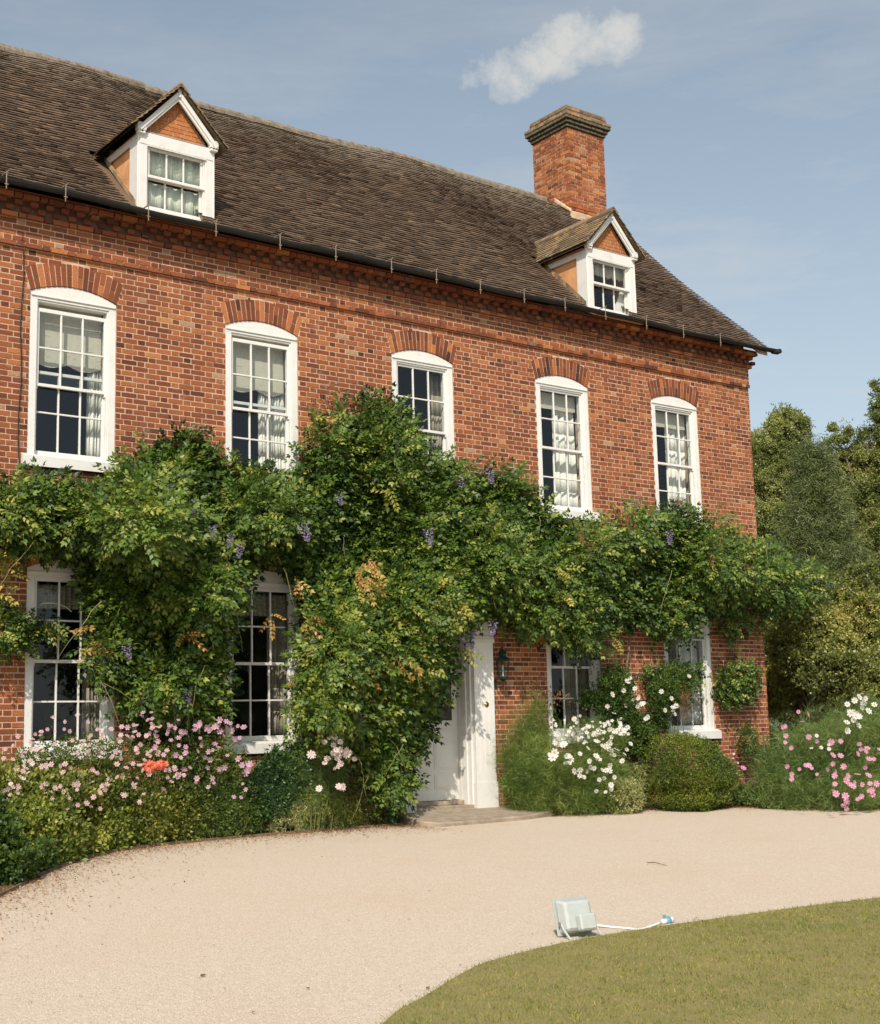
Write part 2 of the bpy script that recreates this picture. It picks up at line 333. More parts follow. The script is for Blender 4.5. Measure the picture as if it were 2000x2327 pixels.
def pdist(P, poly):
    q = np.array(poly, float); d = np.full(len(P), 1e9)
    for i in range(len(q)):
        a, b_ = q[i-1], q[i]; e = b_-a; u = np.clip(((P-a)@e)/(e@e+1e-9), 0, 1); d = np.minimum(d, np.linalg.norm(P-a-u[:, None]*e, axis=1))
    return d
# ------------------------------------------------------------------ the house
house = empty('brick_house', 'long red brick house with tiled roof, white sash windows and two dormers', 'house', (12.45, 0, -.08))
HX = house.location
house_off = Matrix.Translation((-HX[0], -HX[1], -HX[2]))
def hp(o):        # parts are modelled in world coordinates: cancel the house's own offset
    o.matrix_parent_inverse = house_off; return o
WX = (6.70, 9.475, 12.29, 15.16, 17.835); GX = (6.74, 9.475, 15.18, 17.85)
HW, RISE, RING = .585, .13, .30
SP_U, SP_G = 6.84, 3.30; SB_U, SB_G = 4.56, .95
X0, X1 = 0.0, 19.86
ZTOP = 7.70
def arc_z(xc, sp, x): 
    Rr = (HW*HW+RISE*RISE)/(2*RISE); return sp+RISE-Rr+math.sqrt(max(Rr*Rr-(x-xc)**2, 0))
def forbid(z):    # x intervals with no wall bricks at height z
    o = []
    for xs, sp, sb in ((WX, SP_U, SB_U), (GX, SP_G, SB_G)):
        for xc in xs:
            if sb < z < sp: o.append((xc-HW, xc+HW))
            elif sp <= z < sp+RISE+RING:
                Rr = (HW*HW+RISE*RISE)/(2*RISE); c = sp+RISE-Rr; Ro = Rr+RING
                k = .30*(z-sp)+HW+.004
                h = math.sqrt(max(Ro*Ro-(z-c)**2, 0)); o.append((xc-min(k, h), xc+min(k, h)))
    if z < 2.76: o.append((11.87, 13.02))
    return o
def brickrow(b, z0, h, xa, xb, yf, yb, off, avoid, jit=.002, hdark=True):
    Lw, Hw, J = .210, .098, .0135; x = xa-off; st = True
    ivs = sorted(avoid)
    while x < xb:
        w = Lw if st else Hw
        segs = [(max(x, xa), min(x+w, xb))]
        for (p, q) in ivs:
            ns = []
            for s0, s1 in segs:
                if q <= s0 or p >= s1: ns.append((s0, s1)); continue
                if s0 < p-.02: ns.append((s0, p))
                if q+.02 < s1: ns.append((q, s1))
            segs = ns
        base = .52 if st else .40
        for s0, s1 in segs:
            if s1-s0 < .02: continue
            r = min(max(random.gauss(base, .145), 0), 1)
            if random.random() < .012: r = 1.0
            e = random.uniform(0, .0025); dy = random.uniform(-jit, jit)
            b.box(s0+random.uniform(0, .002), s1-random.uniform(0, .002), yf+dy, yb, z0+random.uniform(-.0015, .0015)+e, z0+h-e, r, 0, True)
        x += w+J; st = not st
CR, BH = .0735, .0590
b = MB(); z = -.12; i = 0
while z < 7.31:
    zc = z+BH/2; brickrow(b, z, BH, X0, X1, 0, .09, (.17 if i % 2 else 0)+.02*random.random(), forbid(zc)); z += CR; i += 1
zb = z; k = 0
while z < ZTOP-.02:
    brickrow(b, z, BH, X0, X1+.004, -.042 if k == 0 else -.024, .09, .17 if k % 2 else 0, []); z += CR; k += 1
wall = hp(b.build('wall', BRICK, house, fix=False))
zc0 = z     # corbelled cornice
b = MB()
brickrow(b, z, BH, X0, X1+.05, -.075, .09, 0, []); z += CR
for rr, yf in ((0, -.105), (1, -.14)):
    x = X0+(.1 if rr else 0)
    while x < X1+.08:
        b.prism_y([(x+.01, z), (x+.09, z), (x+.10, z+.02), (x+.10, z+BH), (x, z+BH), (x, z+.02)], yf+random.uniform(-.006, .006), .09, min(max(random.gauss(.25, .09), 0), 1)); x += .205  # dentils coloured darker than the wall bricks, standing in for eaves shade
    z += CR
brickrow(b, z, BH, X0, X1+.1, -.19, .09, .1, []); z += CR
b.box(X0, X1+.1, -.185, .09, z, z+.02, .3)
hp(b.build('cornice', BRICK, house, fix=False))
ZC_TOP = z+.02
# backing wall in mortar with openings
ops = [(xc-HW, xc+HW, SB_U, SP_U+RISE) for xc in WX]+[(xc-HW, xc+HW, SB_G, SP_G+RISE) for xc in GX]+[(11.87, 13.02, -.2, 2.76)]
xs = sorted({X0, X1-.004}|{o[0] for o in ops}|{o[1] for o in ops}); zs = sorted({-.2, 7.98}|{o[2] for o in ops}|{o[3] for o in ops})
b = MB()
for i in range(len(xs)-1):
    run = None
    for j in range(len(zs)-1):
        mx_, mz = (xs[i]+xs[i+1])/2, (zs[j]+zs[j+1])/2
        hole = any(o[0] < mx_ < o[1] and o[2] < mz < o[3] for o in ops)
        if not hole and run is None: run = zs[j]
        if (hole or j == len(zs)-2) and run is not None:
            b.box(xs[i], xs[i+1], .0055, .35, run, zs[j+1] if not hole else zs[j]); run = None
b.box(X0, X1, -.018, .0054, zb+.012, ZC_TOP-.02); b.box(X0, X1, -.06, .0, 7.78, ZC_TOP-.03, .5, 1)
hp(b.build('mortar_backing', [MORTAR, simple('shaded_mortar', (.10, .055, .035), .9, .3)], house))  # second mortar is darkened: gutter shadow painted behind the cornice
# side and rear walls with gable
RP = .9556; EY, EZ = -.30, 8.07
def roof_z(y): return EZ+RP*(y-EY) if y < 3.9 else EZ+RP*(3.9-EY)-RP*(y-3.9)
b = MB()
for xx in (X1, X0+.25): b.prism_x([(.05, -.2), (7.75, -.2), (7.75, roof_z(7.75)-.12), (3.9, roof_z(3.9)-.12), (.05, roof_z(.05)-.12)], xx-.25, xx)
b.box(X0+.25, X1-.25, 7.5, 7.75, -.2, 8.2)
hp(b.build('gable_wall', BRICKP, house))
b = MB()      # rooms
b.box(X0+.3, X1-.3, 4.2, 4.3, 0, 8)
for zz in (-.05, 3.62, 7.4): b.box(X0+.3, X1-.3, .352, 4.2, zz, zz+.06, .5, 1 if zz < 7 else 0)
for xx in (8.1, 10.9, 13.75, 16.5): b.box(xx-.06, xx+.06, .352, 4.2, .012, 7.4)
hp(b.build('room_partition', [INT, DARKI], house))
# arches
for xs_, sp in ((WX, SP_U), (GX, SP_G)):
    for xc in xs_:
        b = MB(); Rr = (HW*HW+RISE*RISE)/(2*RISE); c = sp+RISE-Rr; A = math.asin(HW/Rr); n = 17
        # the arch fans wider than its own radius so the skewbacks slope as in the wall
        def pt(u, rr):
            xi = xc+HW*u; zi = arc_z(xc, sp, xi); dx = u*.30; L = math.sqrt(1+dx*dx); return (xi+dx/L*rr, zi+rr/L)
        for k in range(n):
            u0, u1 = -1+2*k/n+.012, -1+2*(k+1)/n-.012
            cuts = [(0, RING)] if k % 2 == 0 else [(0, .142), (.154, RING)]
            for r0, r1 in cuts:
                b.prism_y([pt(u0, r0), pt(u1, r0), pt(u1, r1), pt(u0, r1)], -.003+random.uniform(-.002, .002), .1, min(max(random.gauss(.36, .16), 0), .75) if random.random() > .12 else .82)
        for k in range(n): b.prism_y([pt(-1+2*k/n, .004), pt(-1+2*(k+1)/n, .004), pt(-1+2*(k+1)/n, RING-.004), pt(-1+2*k/n, RING-.004)], .008, .12, .5, 1)
        hp(b.build('window_arch', [BRICK, MORTAR], house))

def arcpts(xc, sp, h0, n=12): return [(xc+h0-2*h0*k/n, arc_z(xc, sp, xc+h0-2*h0*k/n)-.003) for k in range(n+1)]
def sash(b, x0, x1, z0, z1, y0, y1, cols, rows, sw=.045, tr=.05, br=.055, gb=.022):
    b.box(x0, x0+sw, y0, y1, z0, z1); b.box(x1-sw, x1, y0, y1, z0, z1)
    b.box(x0+sw, x1-sw, y0, y1, z1-tr, z1); b.box(x0+sw, x1-sw, y0, y1, z0, z0+br)
    gx0, gx1, gz0, gz1 = x0+sw, x1-sw, z0+br, z1-tr
    for k in range(1, cols): c = gx0+(gx1-gx0)*k/cols; b.box(c-gb/2, c+gb/2, y0+.004, y1-.004, gz0, gz1)
    for k in range(1, rows):
        c = gz0+(gz1-gz0)*k/rows
        for q in range(cols):
            a0 = gx0+(gx1-gx0)*q/cols+(gb/2 if q else 0); a1 = gx0+(gx1-gx0)*(q+1)/cols-(gb/2 if q < cols-1 else 0)
            b.box(a0, a1, y0+.004, y1-.004, c-gb/2, c+gb/2)
    return (gx0, gx1, gz0, gz1)
def pane(q, y, parent):
    b = MB(); b.poly([(q[0], y, q[2]), (q[1], y, q[2]), (q[1], y, q[3]), (q[0], y, q[3])]); return hp2(b.build('pane', GLASS, parent, fix=False))
def hp2(o): return o
def window(xc, sb, sp, drop=0.0):
    b = MB(); hw = HW-.003; t = .10; st = sb+.16
    b.box(xc-hw, xc-hw+t, .012, .17, st-.02, sp-.10); b.box(xc+hw-t, xc+hw, .012, .17, st-.02, sp-.10)
    b.prism_y([(xc-hw, sp-.10), (xc+hw, sp-.10)]+arcpts(xc, sp, hw), .014, .17)
    b.box(xc-hw+.012, xc+hw-.012, -.004, .012, sp-.062, sp-.04)       # bead across the head
    b.box(xc-hw+t, xc-hw+t+.018, .03, .17, st, sp-.10); b.box(xc+hw-t-.018, xc+hw-t, .03, .17, st, sp-.10); b.box(xc-hw+t+.018, xc+hw-t-.018, .03, .17, sp-.125, sp-.10)
    w = hp(b.build('window', WHITE, house, bevel=.004))
    b = MB(); b.prism_x([(-.075, sb), (.165, sb), (.165, st+.004), (.0, st), (-.075, st-.03)], xc-.655, xc+.655); b.box(xc-.63, xc+.63, -.06, .16, sb-.0, sb+.001)
    b.build('sill', WHITE, w, bevel=.006)
    gx0, gx1 = xc-hw+t+.004, xc+hw-t-.004; mid = st+(sp-.105-st)*.5
    b = MB(); q1 = sash(b, gx0, gx1, mid-.02-drop, sp-.108-drop, .052, .092, 3, 2, .042, .05, .04)
    for sx in (gx0+.01, gx1-.032): b.box(sx, sx+.022, .05, .09, mid-.06-drop, mid-.02-drop)
    b.build('sash', WHITE, w, bevel=.003); pane(q1, .074, w)
    b = MB(); q2 = sash(b, gx0, gx1, st+.004, mid+.022+drop*.9, .098, .138, 3, 2, .042, .04, .07); b.build('sash', WHITE, w, bevel=.003); pane(q2, .12, w)
    return w
for i, xc in enumerate(WX): window(xc, SB_U, SP_U, (.09, .05, .0, .0, .0)[i])
for xc in GX: window(xc, SB_G, SP_G)

# roof of clay tiles
def tiled(b, P0, ux, up, nrm, width, length, clip=None, gauge=.098, tw=.162, sag=None, thick=.025, j=1.0, mean=.45):
    P0, ux, up, nrm = map(lambda v: np.array(v, float), (P0, ux, up, nrm)); n = int(length/gauge)
    for i in range(n+1):
        s0 = i*gauge; s1 = min(s0+gauge*1.25, length); off = (tw/2 if i % 2 else 0)+random.uniform(-.01, .01); x = -off
        rowj = random.uniform(-.004, .004)
        while x < width:
            a0, a1 = max(x, 0)+.0015, min(x+tw, width)-.0015; x += tw
            if a1-a0 < .03: continue
            if clip:
                c = clip(a0, a1, s0)
                if c is None: continue
                a0, a1 = c
                if a1-a0 < .03: continue
            h = [sag((a0 if k in (0, 3) else a1), (s0 if k < 2 else s1)) if sag else 0 for k in range(4)]
            lift = thick+random.uniform(0, .010)*j; tw_ = random.uniform(-.004, .004)*j; ds = random.uniform(-.006, .006)*j+rowj
            A = P0+ux*a0+up*(s0+ds)+nrm*(lift+tw_+h[0]); B = P0+ux*a1+up*(s0+ds)+nrm*(lift-tw_+h[1])
            C = P0+ux*a1+up*s1+nrm*(.003+h[2]); D_ = P0+ux*a0+up*s1+nrm*(.003+h[3])
            A2 = A-nrm*.014; B2 = B-nrm*.014
            r = min(max(random.gauss(mean, .13), 0), .97)
            b.faces([A, B, C, D_, A2, B2], [(0, 1, 2, 3), (4, 5, 1, 0), (4, 0, 3), (1, 5, 2)], r)
LN = sqrt(1+RP*RP); upv = (0, 1/LN, RP/LN); nrv = (0, -RP/LN, 1/LN)
XR = 20.12
def sag(x, s):
    xx = X0+x; v = s/6.0
    return .05*sin(xx*.9+.6)*v+.03*sin(xx*2.1+2)*v*(1-.3*v)+.02*sin(xx*.37+s*1.1)-.09*sin(pi*min(max(v, 0), 1))*.7 - .05*max(0, 1-(xx-5)/3)*v + .03*v*(xx-12)/8
RL = (3.9-EY)*LN
DORM = ((8.09, .5), (16.33, .5))
def clipm(a0, a1, s0):
    y = EY+s0/LN
    for xc, _ in DORM:
        if -.40 < y < 1.16:
            l, r = xc-.55, xc+.55
            A0, A1 = X0+a0, X0+a1
            if A0 > l and A1 < r: return None
            if A0 < l < A1: return (a0, l-X0)
            if A0 < r < A1: return (r-X0, a1)
    return (a0, a1)
b = MB(); tiled(b, (X0-.2, EY-.03, EZ+.0), (1, 0, 0), upv, nrv, XR-X0+.2, RL+.02, clipm, sag=sag)
roof = hp(b.build('roof', TILE, house, fix=False))
b = MB()      # boarding below the tiles and the rear slope
nx = 240
for i in range(nx):
    xa, xb = X0-.15+(XR-X0+.12)*i/nx, X0-.15+(XR-X0+.12)*(i+1)/nx
    for jx in range(12):
        s0, s1 = RL*jx/12, RL*(jx+1)/12; y0, y1 = EY+s0/LN, EY+s1/LN; g = lambda x, s: sag(x-X0+.2, s)-.02
        if any(xb > xc-.46 and xa < xc+.46 and -.31 < y0 < .95 for xc, _ in DORM): continue
        pts = []
        for (x, s) in ((xa, s0), (xb, s0), (xb, s1), (xa, s1)):
            pts.append((x, EY+s/LN+nrv[1]*g(x, s), EZ+RP*s/LN+nrv[2]*g(x, s)))
        b.poly(pts)
b.poly([(X0-.15, 3.9, roof_z(3.9)-.1), (XR-.03, 3.9, roof_z(3.9)-.1), (XR-.03, 8.1, roof_z(8.1)-.02), (X0-.15, 8.1, roof_z(8.1)-.02)], .4)
b.build('roof_boarding', TILE, roof, fix=False)
RIDGEM = simple('ridge_mortar', (.20, .16, .12), .9, .45, 9, .01)
b = MB(); x = X0-.2      # ridge tiles
while x < XR:
    s = sag(x-X0+.2, RL)+random.uniform(-.008, .008); yc, zc = 3.9, roof_z(3.9)+s*nrv[2]-.02; w = .30
    pr_ = [(yc-.16*cos(a), zc-.05+.13*sin(a)) for a in np.linspace(-.25, pi+.25, 9)]
    if not (18.6 < x+.2 < 19.9): b.prism_x(pr_, x, min(x+w-.008, XR), random.random()*.9)
    elif b.f: b.build('ridge', RIDGEM, roof); b = MB()
    x += w
if b.f: b.build('ridge', RIDGEM, roof)
b = MB()      # mortar fillet and verge bricks along the gable end
for k in range(40):
    s0, s1 = RL*k/40, RL*(k+1)/40; g = sag(XR-X0+.2, (s0+s1)/2)-.055
    y0, y1 = EY+s0/LN, EY+s1/LN; zz0 = EZ+RP*s0/LN+g*1.3; zz1 = EZ+RP*s1/LN+g*1.3
    b.prism_x([(y0, zz0-.05), (y1, zz1-.05), (y1, zz1+.02), (y0, zz0+.02)], XR-.25, XR-.015, .3)
b.build('verge', MORTAR, roof)

# chimney
CXA, CXB, CYA, CYB = 18.81, 19.86, 3.5, 4.6
ch = hp(addpart('chimney', house)); b = MB(); z = 11.0; i = 0
def stack_course(b, z, h, o, rmean=None):
    xa, xb, ya, yb = CXA-o, CXB+o, CYA-o, CYB+o; off = .17 if i % 2 else 0.0
    def run(a, e, fn):
        x = a-off; st = True
        while x < e:
            w = .213 if st else .10; s0, s1 = max(x, a), min(x+w, e)
            if s1-s0 > .02: fn(s0, s1, min(max(random.gauss(rmean if rmean is not None else .62, .17), 0), .97) if random.random() > .06 else 1.0)
            x += w+.0125; st = not st
    j = lambda: random.uniform(-.004, .004)
    run(xa, xb, lambda s0, s1, r: b.box(s0, s1, ya+j(), ya+.1, z, z+h, r, 0))
    run(ya+.004, yb, lambda s0, s1, r: b.box(xa+j(), xa+.1, s0, s1, z, z+h, r, 0))
    run(ya+.004, yb, lambda s0, s1, r: b.box(xb-.1, xb+j(), s0, s1, z, z+h, r, 0))
while z < 13.63: stack_course(b, z, BH, 0 if z > 11.95 else .02); z += CR; i += 1
b.box(CXA+.006, CXB-.006, CYA+.006, CYB-.006, 10.8, 13.62, .5, 1)
b.build('chimney_shaft', [BRICK, MORTAR], ch)
b = MB()
for o in (.035, .075, .115): stack_course(b, z, BH, o, .3); b.box(CXA-o+.018, CXB+o-.018, CYA-o+.018, CYB+o-.018, z-.014, z+CR-.01, .2, 1); z += CR; i += 1
m0_ = len(b.m)
for o in (.125, .06, .05): stack_course(b, z, BH, o, .35); b.box(CXA-o+.012, CXB+o-.012, CYA-o+.012, CYB+o-.012, z-.008, z+CR-.01, .4, 0); z += CR; i += 1
b.box(CXA-.03, CXB+.03, CYA-.03, CYB+.03, z-.01, z+.03, .5)
for q_ in range(m0_, len(b.m)): b.m[q_] = 2
cap = b.build('chimney_cap', [simple('weathered_cap_brick', (.13, .105, .065), .9, .5, 14, .01), simple('dark_joint', (.03, .025, .02)), COPING], ch, bevel=.006)
b = MB()
b.box(CXA-.03, CXB+.02, CYA-.06, CYA-.001, 11.60, 11.78, .5); b.prism_x([(CYA-.06, 11.72), (3.95, 12.10), (3.95, 12.22), (CYA-.06, 11.80)], CXA-.05, CXA-.001)
b.build('flashing', MORTAR, ch, bevel=.02)

# gutter with straps
b = MB(); n = 8; gy, gz, gr = -.385, 8.075, .062
xs_ = np.linspace(X0-.2, 20.25, 60); ring = []
for x in xs_:
    w = .012*sin(x*1.3)+.008*sin(x*3.1)
    ring.append([(x, gy+gr*cos(a), gz+w+gr*sin(a)) for a in np.linspace(pi, 2*pi, n)]+[(x, gy+(gr-.006)*cos(a), gz+w+(gr-.006)*sin(a)) for a in np.linspace(2*pi, pi, n)])
for i in range(len(xs_)-1):
    A, B = ring[i], ring[i+1]
    for k in range(2*n): b.poly([A[k], B[k], B[(k+1) % (2*n)], A[(k+1) % (2*n)]])
b.poly([ring[-1][k] for k in range(n)]); gut = hp(b.build('gutter', IRON, house))
me = gut.data
b = MB(); b.tube([(20.15, gy, gz-.03), (20.27, gy-.02, gz-.03), (20.34, gy-.02, gz+.0)], .05, 8); b.build('gutter_end', IRON, gut)
b = MB(); b.box(-.006, .006, -.456, -.450, 7.91, 8.12); b.box(-.024, .024, -.461, -.456, 7.965, 7.975); b.box(-.007, .007, -.449, -.19, 8.125, 8.135); b.tube([(0, -.452, 8.12), (.03, -.452, 8.16)], .005, 5)
proto = b.build('gutter_bracket', GALV, gut)
for i, dx in enumerate((12, 132, 300, 437, 567, 680, 793, 884, 973, 1062, 1145, 1227, 1310, 1385, 1460)):
    x = at(dx, 370+.222*dx+30, -.45)[0]
    o = proto if i == 0 else link(proto.copy(), gut); o.location = (x, 0, .012*sin(x*1.3)); o.rotation_euler = (0, 0, 0)
b = MB(); b.tube([(6.0+.015*sin(k*1.7), -.022, 7.35-k*.35) for k in range(9)], .008, 5); hp(b.build('wall_cable', IRON, house))

# dormers
def dormer(xc, kind):
    d = hp(addpart('dormer', house)); FY = -.10; hw = .55; zb, zt = 8.15, 9.27; ap = 9.98
    rz = lambda y: EZ+RP*(y-EY)
    b = MB(); t = .115
    b.box(xc-hw, xc-hw+t, FY, FY+.14, zb, zt-.14); b.box(xc+hw-t, xc+hw, FY, FY+.14, zb, zt-.14)
    b.box(xc-hw, xc+hw, FY-.006, FY+.14, zt-.14, zt+.04); b.box(xc-hw+t, xc+hw-t, FY, FY+.14, zb, zb+.10)
    b.box(xc-hw-.02, xc+hw+.02, FY-.04, FY+.1, zb-.035, zb+.0)
    b.box(xc-hw+t-.012, xc+hw-t+.012, FY-.02, FY, zt-.165, zt-.145)
    b.box(xc-hw+t, xc-hw+t+.02, FY+.03, FY+.14, zb+.10, zt-.14); b.box(xc+hw-t-.02, xc+hw-t, FY+.03, FY+.14, zb+.10, zt-.14)
    # corner boards on the cheeks, cut along the roof
    for sx in (-1, 1):
        xa = xc+sx*hw; xb = xa+sx*.03
        b.prism_x([(FY, 8.17), (FY+.26, rz(FY+.26)+.0), (FY+.26, zt+.0), (FY, zt+.0)], min(xa, xb), max(xa, xb))
        b.prism_x([(FY+.26, zt-.1), (.86, zt-.1), (.94, zt), (FY+.26, zt)], min(xa, xb), max(xa, xb))
    b.build('dormer_frame', WHITE, d, bevel=.006)
    b = MB(); q = []
    gx0, gx1 = xc-hw+t+.022, xc+hw-t-.022; mz = 8.70
    q1 = sash(b, gx0, gx1, mz, zt-.145, FY+.045, FY+.08, 3, 1, .03, .035, .035); b.box(gx0-.01, gx1+.03, FY+.01, FY+.05, mz-.022, mz+.012); b.build('sash', WHITE, d, bevel=.003); pane(q1, FY+.062, d)
    b = MB(); q2 = sash(b, gx0, gx1, zb+.105, mz+.02, FY+.085, FY+.12, 3, 1, .03, .035, .05); b.build('sash', WHITE, d, bevel=.003); pane(q2, FY+.102, d)
    # cheeks
    for sx in (-1, 1):
        b = MB(); xa = xc+sx*(hw-.015); b.prism_x([(FY+.15, rz(FY+.15)-.06), (1.02, rz(1.02)-.06), (1.02, zt+.06), (FY+.15, zt+.06)], min(xa, xa-sx*.06), max(xa, xa-sx*.06))
        b.build('cheek', RENDER, d)
    for sx in (-1, 1):
        b = MB(); xa = xc+sx*(hw+.001)
        for k in range(15):
            y0 = FY+.05+k*.07; h0 = random.uniform(.01, .03)+(.02 if kind else 0); b.prism_x([(y0, rz(y0)-.06), (y0+.069, rz(y0+.069)-.06), (y0+.069, rz(y0+.069)+h0), (y0, rz(y0)+h0)], min(xa, xa+sx*.03), max(xa, xa+sx*.03), random.random())
        b.build('mortar_fillet', OLDTILE, d)
    # brick tympanum
    b = MB(); z = zt+.045; i = 0; sl = (ap-zt-.04)/(hw-.02)
    while z < ap-.08:
        w = (ap-.05-z)/sl-.02
        if w > .02: brickrow(b, z, .054, xc-w, xc+w, FY+.05, FY+.12, .17 if i % 2 else .05, [], .002)
        z += .062; i += 1
    for k in range(len(b.r)): b.r[k] = .72+.25*b.r[k]
    b.prism_y([(xc-hw+.03, zt+.03), (xc+hw-.03, zt+.03), (xc, ap-.02)], FY+.058, FY+.13, .5, 1)
    b.build('gable_panel', [BRICK, MORTAR], d, fix=False)
    b = MB(); b.prism_x([(FY-.01, zt+.04), (FY+.05, zt+.04), (FY+.05, zt+.075), (FY-.01, zt+.05)], xc-hw+.12, xc+hw-.12); b.build('lead_flashing', LEAD, d)
    # bargeboards
    for sx in (-1, 1):
        b = MB(); e = (xc+sx*(hw+.055), zt+.06); a = (xc, ap+.03); w = .105; L = math.hypot(e[0]-a[0], e[1]-a[1]); ux_, uz = (a[0]-e[0])/L, (a[1]-e[1])/L
        nx_, nz = (uz, -ux_) if sx < 0 else (-uz, ux_)
        b.prism_y([e, (e[0]+nx_*w*.9, e[1]+nz*w*.9+.0), (a[0], a[1]-w*1.45), a] if sx < 0 else [e, a, (a[0], a[1]-w*1.45), (e[0]+nx_*w*.9, e[1]+nz*w*.9)], FY-.055, FY-.02)
        b.prism_y([(p[0], p[1]) for p in ([e, (e[0]+nx_*w*.6, e[1]+nz*w*.6), (a[0], a[1]-w*.95), a] if sx < 0 else [e, a, (a[0], a[1]-w*.95), (e[0]+nx_*w*.6, e[1]+nz*w*.6)])], FY-.075, FY-.055)
        kx = xc+sx*(hw-.005); b.box(kx-.065, kx+.065, FY-.065, FY+.02, zt+.03, zt+.14); b.box(kx-.055, kx+.055, FY-.055, FY+.02, zt-.01, zt+.03)
        b.build('bargeboard', WHITE, d, bevel=.005)
    if True:
        b = MB(); b.box(xc-.028, xc+.028, FY-.085, FY-.04, ap-.08, ap+.055); b.build('finial_block', WHITE, d, bevel=.006)
    # small roof
    OH = .72; ze = zt+.045; zr = ap+.08; sl2 = (zr-ze)/OH; L2 = math.hypot(OH, zr-ze)
    b = MB()
    for sx in (-1, 1):
        Y0 = FY-.13
        for i in range(int(L2/.095)+1):
            s = i*.095; zz = ze+(zr-ze)*s/L2; xx = xc+sx*(OH-OH*s/L2); yend = (zz-EZ)/RP+EY+.12; y = Y0-random.uniform(0, .012)-(.08 if i % 2 else 0)
            while y < yend:
                y1 = min(y+.162, yend); ya = max(y, Y0-random.uniform(0, .012)); 
                if y1-ya > .03:
                    s1 = min(s+.118, L2); z1 = ze+(zr-ze)*s1/L2; x1 = xc+sx*(OH-OH*s1/L2); li = .018+random.uniform(0, .008)
                    no = np.array([sx*(zr-ze)/L2, 0, OH/L2]); A = np.array([xx, ya, zz])+no*li; B = np.array([xx, y1, zz])+no*li
                    C = np.array([x1, y1, z1])+no*.004; D_ = np.array([x1, ya, z1])+no*.004
                    b.faces([A, B, C, D_, A-no*.016, B-no*.016, D_-no*.016], [(0, 1, 2, 3) if sx < 0 else (3, 2, 1, 0), (0, 4, 5, 1), (0, 3, 6, 4)], min(max(random.gauss(.45, .22), 0), .98))
                y += .162
        b.faces([(xc+sx*(OH-.01), Y0, ze-.015), (xc+sx*(OH-.01), 1.05, ze-.015), (xc, 1.9, zr-.015), (xc, Y0, zr-.015)], [(0, 1, 2, 3)], .1)
        b.faces([(xc+sx*(OH-.01), Y0, ze-.035), (xc+sx*(OH-.01), 1.05, ze-.035), (xc, 1.9, zr-.035), (xc, Y0, zr-.035)], [(0, 1, 2, 3)], .1)
    y = Y0
    while y < 1.75:
        b.prism_y([(xc-.10, zr-.075), (xc, zr+.02), (xc+.10, zr-.075), (xc+.085, zr-.03), (xc, zr+.055), (xc-.085, zr-.03)][:3]+[(xc+.1, zr-.045), (xc, zr+.05), (xc-.1, zr-.045)], y, y+.29, random.random()); y += .3
    b.build('dormer_roof', OLDTILE, d, fix=False)
    b = MB(); b.box(xc-.09, xc+.09, 1.80, 2.0, zr-.05, zr-.01); b.build('valley_lead', WHITE, d)
    b = MB(); b.faces([(xc-hw-.02, EY-.04, EZ+.01), (xc+hw+.02, EY-.04, EZ+.01), (xc+hw+.02, FY-.035, zb-.03), (xc-hw-.02, FY-.035, zb-.03), (xc-hw-.02, EY-.04, EZ-.02), (xc+hw+.02, EY-.04, EZ-.02), (xc+hw+.02, FY-.035, zb-.06), (xc-hw-.02, FY-.035, zb-.06)], [(0, 1, 2, 3), (7, 6, 5, 4), (0, 4, 5, 1), (1, 5, 6, 2), (3, 2, 6, 7), (0, 3, 7, 4)]); b.build('apron', RENDER, d)
    b = MB(); b.box(xc-hw+.06, xc+hw-.06, 1.0, 1.05, 8.3, 9.45, .5); b.build('dormer_room', INT, d)
    return d
d0 = dormer(8.09, 0); d1 = dormer(16.33, 1)
d1['label'] = 'dormer with lichened tiles near the chimney'; d0['label'] = 'dormer with lace curtains at the left end of the roof'

# door and its surround
dr = MB()
x0, x1 = 11.965, 12.985
dr.box(x0, x1, .27, .31, .17, 2.25)
for (a, b_, c, d_) in ((x0+.11, x0+.46, .33, .56), (x0+.56, x1-.11, .33, .56), (x0+.11, x0+.46, .62, 1.22), (x0+.56, x1-.11, .62, 1.22)):
    dr.box(a, b_, .262, .27, c, d_); dr.box(a+.03, b_-.03, .256, .262, c+.03, d_-.03)
door = hp(dr.build('door', DOORP, house, bevel=.006))
b = MB(); b.box(x0+.12, x0+.46, .262, .268, 1.36, 2.12); b.box(x0+.56, x1-.12, .262, .268, 1.36, 2.12); b.build('door_pane', GLASS, door)
b = MB(); b.box(x0+.105, x0+.475, .266, .2695, 1.345, 2.135); b.box(x0+.545, x1-.105, .266, .2695, 1.345, 2.135); b.build('door_glazing_back', DARKI, door)
b = MB(); b.lathe([(0, 0), (.022, .0), (.03, .02), (.02, .045), (0, .05)], (0, 0, 0), 12); hd = b.build('handle', BRASS, door, smooth=True); hd.rotation_euler = (pi/2, 0, 0); hd.location = (x0+.05, .27, 1.15)
b = MB()
b.box(11.87, 11.965, .2, .33, .1, 2.76); b.box(12.985, 13.02, .2, .33, .1, 2.76); b.box(11.965, 12.985, .2, .33, 2.25, 2.32); b.box(11.965, 12.985, .24, .3, 2.32, 2.75)
hp(b.build('door_frame', DOORP, house, bevel=.006))
